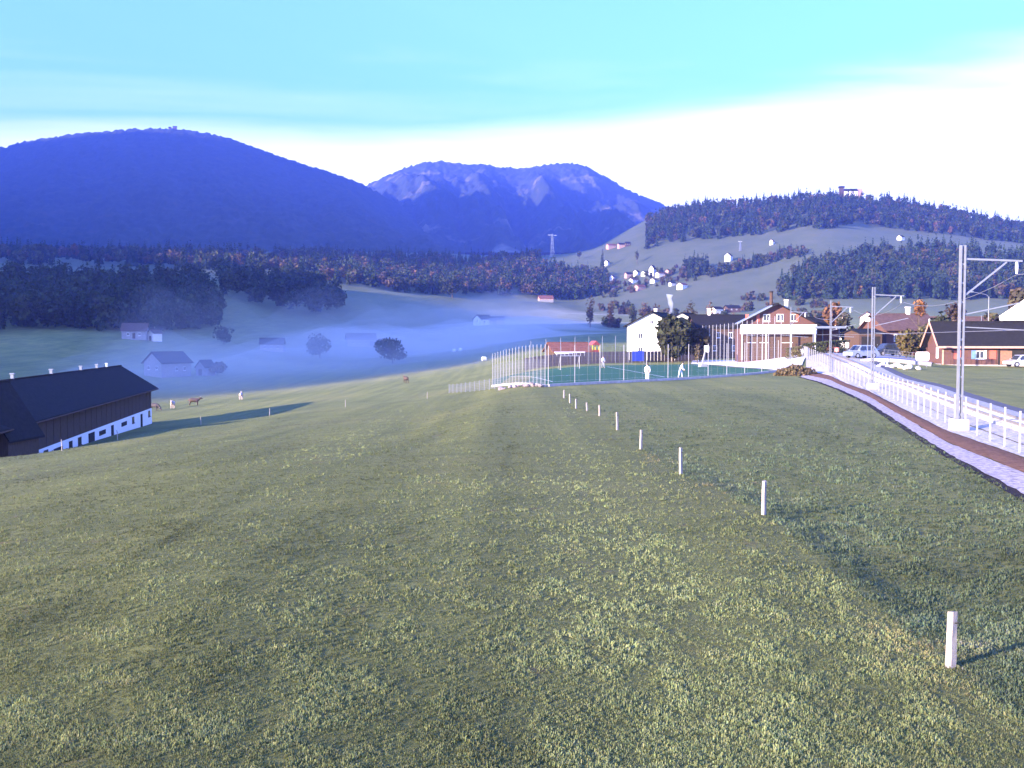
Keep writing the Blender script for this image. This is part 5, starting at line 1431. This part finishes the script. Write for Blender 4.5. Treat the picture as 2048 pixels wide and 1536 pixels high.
def cow(label, px, d, rz, m, graze=False):
    p = gp(px, d); t = empty("cow", p, R(rz))
    hz_ = .45 if graze else 1.45; hx = 1.35 if graze else 1.25
    V = [(0, 0, 1.02), (.55, 0, 1.05), (.85, 0, 1.12), (hx * .9, 0, (hz_ + 1.12) / 2 + .05), (hx, 0, hz_), (hx + .32, 0, hz_ - .16), (hx + .45, 0, hz_ - .22),
         (-.55, 0, 1.08), (-.85, 0, 1.14), (-.98, 0, .95), (-1.0, 0, .45)]
    E = [(0, 1), (1, 2), (2, 3), (3, 4), (4, 5), (5, 6), (0, 7), (7, 8), (8, 9), (9, 10)]
    Rr = [(.36, .42), (.34, .40), (.26, .30), (.16, .20), (.14, .15), (.10, .11), (.08, .08), (.34, .38), (.24, .26), (.05, .05), (.03, .03)]
    for s in (-1, 1):
        n = len(V); V += [(.68, s * .2, .78), (.70, s * .21, .42), (.68, s * .21, .03)]; E += [(1, n), (n, n + 1), (n + 1, n + 2)]; Rr += [.13, .075, .065]
        n = len(V); V += [(-.62, s * .22, .80), (-.55, s * .22, .58), (-.74, s * .22, .38), (-.70, s * .22, .03)]; E += [(7, n), (n, n + 1), (n + 1, n + 2), (n + 2, n + 3)]; Rr += [.17, .11, .07, .065]
        n = len(V); V += [(hx - .03, s * .22, hz_ + .08)]; E += [(4, n)]; Rr += [(.05, .035)]
    skin_mesh("body", V, E, Rr, m, t)
    for s in (-1, 1): MB().tube([(hx + .03, s * .08, hz_ + .10), (hx + .05, s * .17, hz_ + .2), (hx + .08, s * .15, hz_ + .3)], [.03, .022, .008], 6).build("horn", M_HORN, t)
    tag(t, label, "cow")
cow("brown cow standing broadside with raised head beyond the barn's shadow", 386, 188, 8, M_COWB)
cow("pale cow facing the camera between two brown cows", 344, 183, -80, M_COWP)
cow("dark grazing cow close to the barn's far corner", 306, 178, -20, M_COWD, True)
cow("pale-rumped cow standing apart in the sunny strip", 481, 196, 100, M_COWP)
cow("dark brown cow alone near the low mesh fence", 812, 205, 115, M_COWB)
M_SKIN = mat("skin", (.50, .32, .25), .6, .05, 4); M_CLOTH_W = mat("white_clothing", (.75, .75, .76), .85, .06, 4); M_CLOTH_G = mat("grey_clothing", (.28, .30, .36), .85, .1, 4); M_HAIR = mat("brown_hair", (.06, .04, .03), .7); M_CLOTH_B = mat("light_blue_clothing", (.45, .52, .66), .85, .06, 4)
def person(label, p, rz, lean, jacket, trousers, stride=.15, arm=.2):
    t = empty("person", p, R(rz)); k = lean
    V = [(0, 0, .95), (k * .15, 0, 1.15), (k * .35, 0, 1.38), (k * .42, 0, 1.50), (k * .48 + .01, 0, 1.60), (k * .52 + .02, 0, 1.70)]
    E = [(0, 1), (1, 2), (2, 3), (3, 4), (4, 5)]; Rr = [(.15, .12), (.14, .11), (.17, .11), (.06, .06), (.095, .10), (.08, .085)]
    J = [len(V)]
    for s in (-1, 1):
        n = len(V); V += [(stride * s * .2, s * .10, .88), (stride * s * .6 + .03, s * .11, .50), (stride * s, s * .11, .08), (stride * s + .14, s * .13, .03)]
        E += [(0, n), (n, n + 1), (n + 1, n + 2), (n + 2, n + 3)]; Rr += [.09, .06, .042, .04]
        n = len(V); V += [(k * .36, s * .19, 1.40), (k * .3 + arm * .3, s * .27, 1.14), (k * .3 + arm, s * .24, .92), (k * .3 + arm * 1.15, s * .23, .82)]
        E += [(2, n), (n, n + 1), (n + 1, n + 2), (n + 2, n + 3)]; Rr += [.06, .045, .035, .03]
    skin_mesh("body", V, E, Rr, M_SKIN, t)
    jv = [V[0], V[1], V[2], (V[3][0], 0, 1.45)]; je = [(0, 1), (1, 2), (2, 3)]; jr = [(.185, .15), (.17, .135), (.20, .135), (.085, .085)]
    for s in (0, 1):
        b0 = 6 + s * 8 + 4; n = len(jv); jv += [V[b0], V[b0 + 1], V[b0 + 2]]; je += [(2, n), (n, n + 1), (n + 1, n + 2)]; jr += [.08, .063, .052]
    skin_mesh("jacket", jv, je, jr, jacket, t)
    tv = [(0, 0, .98), (0, 0, .90)]; te = [(0, 1)]; tr = [(.165, .135), (.17, .14)]
    for s in (0, 1):
        b0 = 6 + s * 8; n = len(tv); tv += [V[b0], V[b0 + 1], (V[b0 + 2][0], V[b0 + 2][1], .12)]; te += [(1, n), (n, n + 1), (n + 1, n + 2)]; tr += [.11, .08, .065]
    skin_mesh("trousers", tv, te, tr, trousers, t)
    hd = MB(); import bmesh
    bm = bmesh.new(); bmesh.ops.create_uvsphere(bm, u_segments=12, v_segments=8, radius=.108)
    for v in bm.verts: v.co = Vector((v.co.x * 1.02 + V[5][0] - .025, v.co.y, max(v.co.z, -.05) + V[5][2] - .02))
    me = bpy.data.meshes.new("hair"); bm.to_mesh(me); bm.free(); link("hair", me, M_HAIR, t, True)
    tag(t, label, "person")
q = flat(1294, 764) + Vector((.25, 1.6, 0)); q.z = gz(q.x, q.y) + .05
person("person in white jacket and trousers standing behind a court post", q, -100, .0, M_CLOTH_W, M_CLOTH_W, .05, .05)
q = flat(1363, 758) + Vector((0, .8, 0)); q.z = gz(q.x, q.y) + .05
person("person in pale clothes bending forward mid-stride on the turf", q, -20, .55, M_CLOTH_W, M_CLOTH_B, .2, .25)
q = flat(1206, 736); q.z = gz(q.x, q.y) + .05
person("person in white top and grey trousers at the far side of the court", q, -60, .1, M_CLOTH_W, M_CLOTH_G, .12, .1)
# ------------------------------------------------------------------ haze and valley mist
hz = MB().box((-400, 2650, 700), (10400, 9400, 1540)).build("haze", vol_mat("haze_air", (0.24, 0.34, 1.0), 1.6e-4, 0.3))
tag(hz, "thin blue morning haze filling the air over the valley", "haze", kind="stuff")
def valley_mist(label, dens, hscale, near_k, far_k, seed):
    zone = [(20, 190, 290), (290, 192, 310), (450, 198, 375), (600, 205, 470), (700, 210, 540), (850, 220, 640), (1000, 235, 720), (1130, 270, 790), (1300, 360, 860)]
    px = np.linspace(20, 1300, 129); tt = np.linspace(0, 1, 49)
    near = np.interp(px, [z[0] for z in zone], [z[1] for z in zone]); far = np.interp(px, [z[0] for z in zone], [z[2] for z in zone])
    near = near * near_k; far = far * far_k
    P, T = np.meshgrid(px, tt, indexing='ij')
    D = near[:, None] + (far - near)[:, None] * T
    X = (P - 1024) / F * D; G = ground(X, D) + roll(X, D)
    e = np.clip(np.minimum(T, (1 - T)) / .5, 0, 1) * np.clip(np.minimum((P - 20) * 1.1, 1300 - P) / 320, 0, 1)
    e = (e * e * (3 - 2 * e)) ** 1.3
    th = hscale * e * np.maximum(1.0, 11.5 + 19.0 * fbm(X / 30, D / 42, 4, seed)) + .02
    top = np.stack([X, D, G + th], -1); bot = np.stack([X, D, G - .6 * hscale], -1)
    n0, n1 = X.shape
    V = np.concatenate([top.reshape(-1, 3), bot.reshape(-1, 3)]); F1 = grid_faces(n0, n1); off = n0 * n1
    idx = np.arange(off).reshape(n0, n1)
    ring = np.concatenate([idx[0, :], idx[1:, -1], idx[-1, -2::-1], idx[-2:0:-1, 0]])
    nx = np.roll(ring, -1)
    side = np.stack([ring, nx, nx + off, ring + off], -1)
    o = np_mesh("mist", V, np.concatenate([F1[:, ::-1], F1 + off, side]), vol_mat("valley_mist", (1.0, .96, 1.0), dens, 0.2))
    tag(o, label, "mist", kind="stuff")
valley_mist("bank of low blue mist lying over the valley floor", .0062, .9, 1.0, 1.0, 2)
valley_mist("thin higher veil of mist thinning out around the low bank", .0016, 1.9, .97, 1.13, 6)
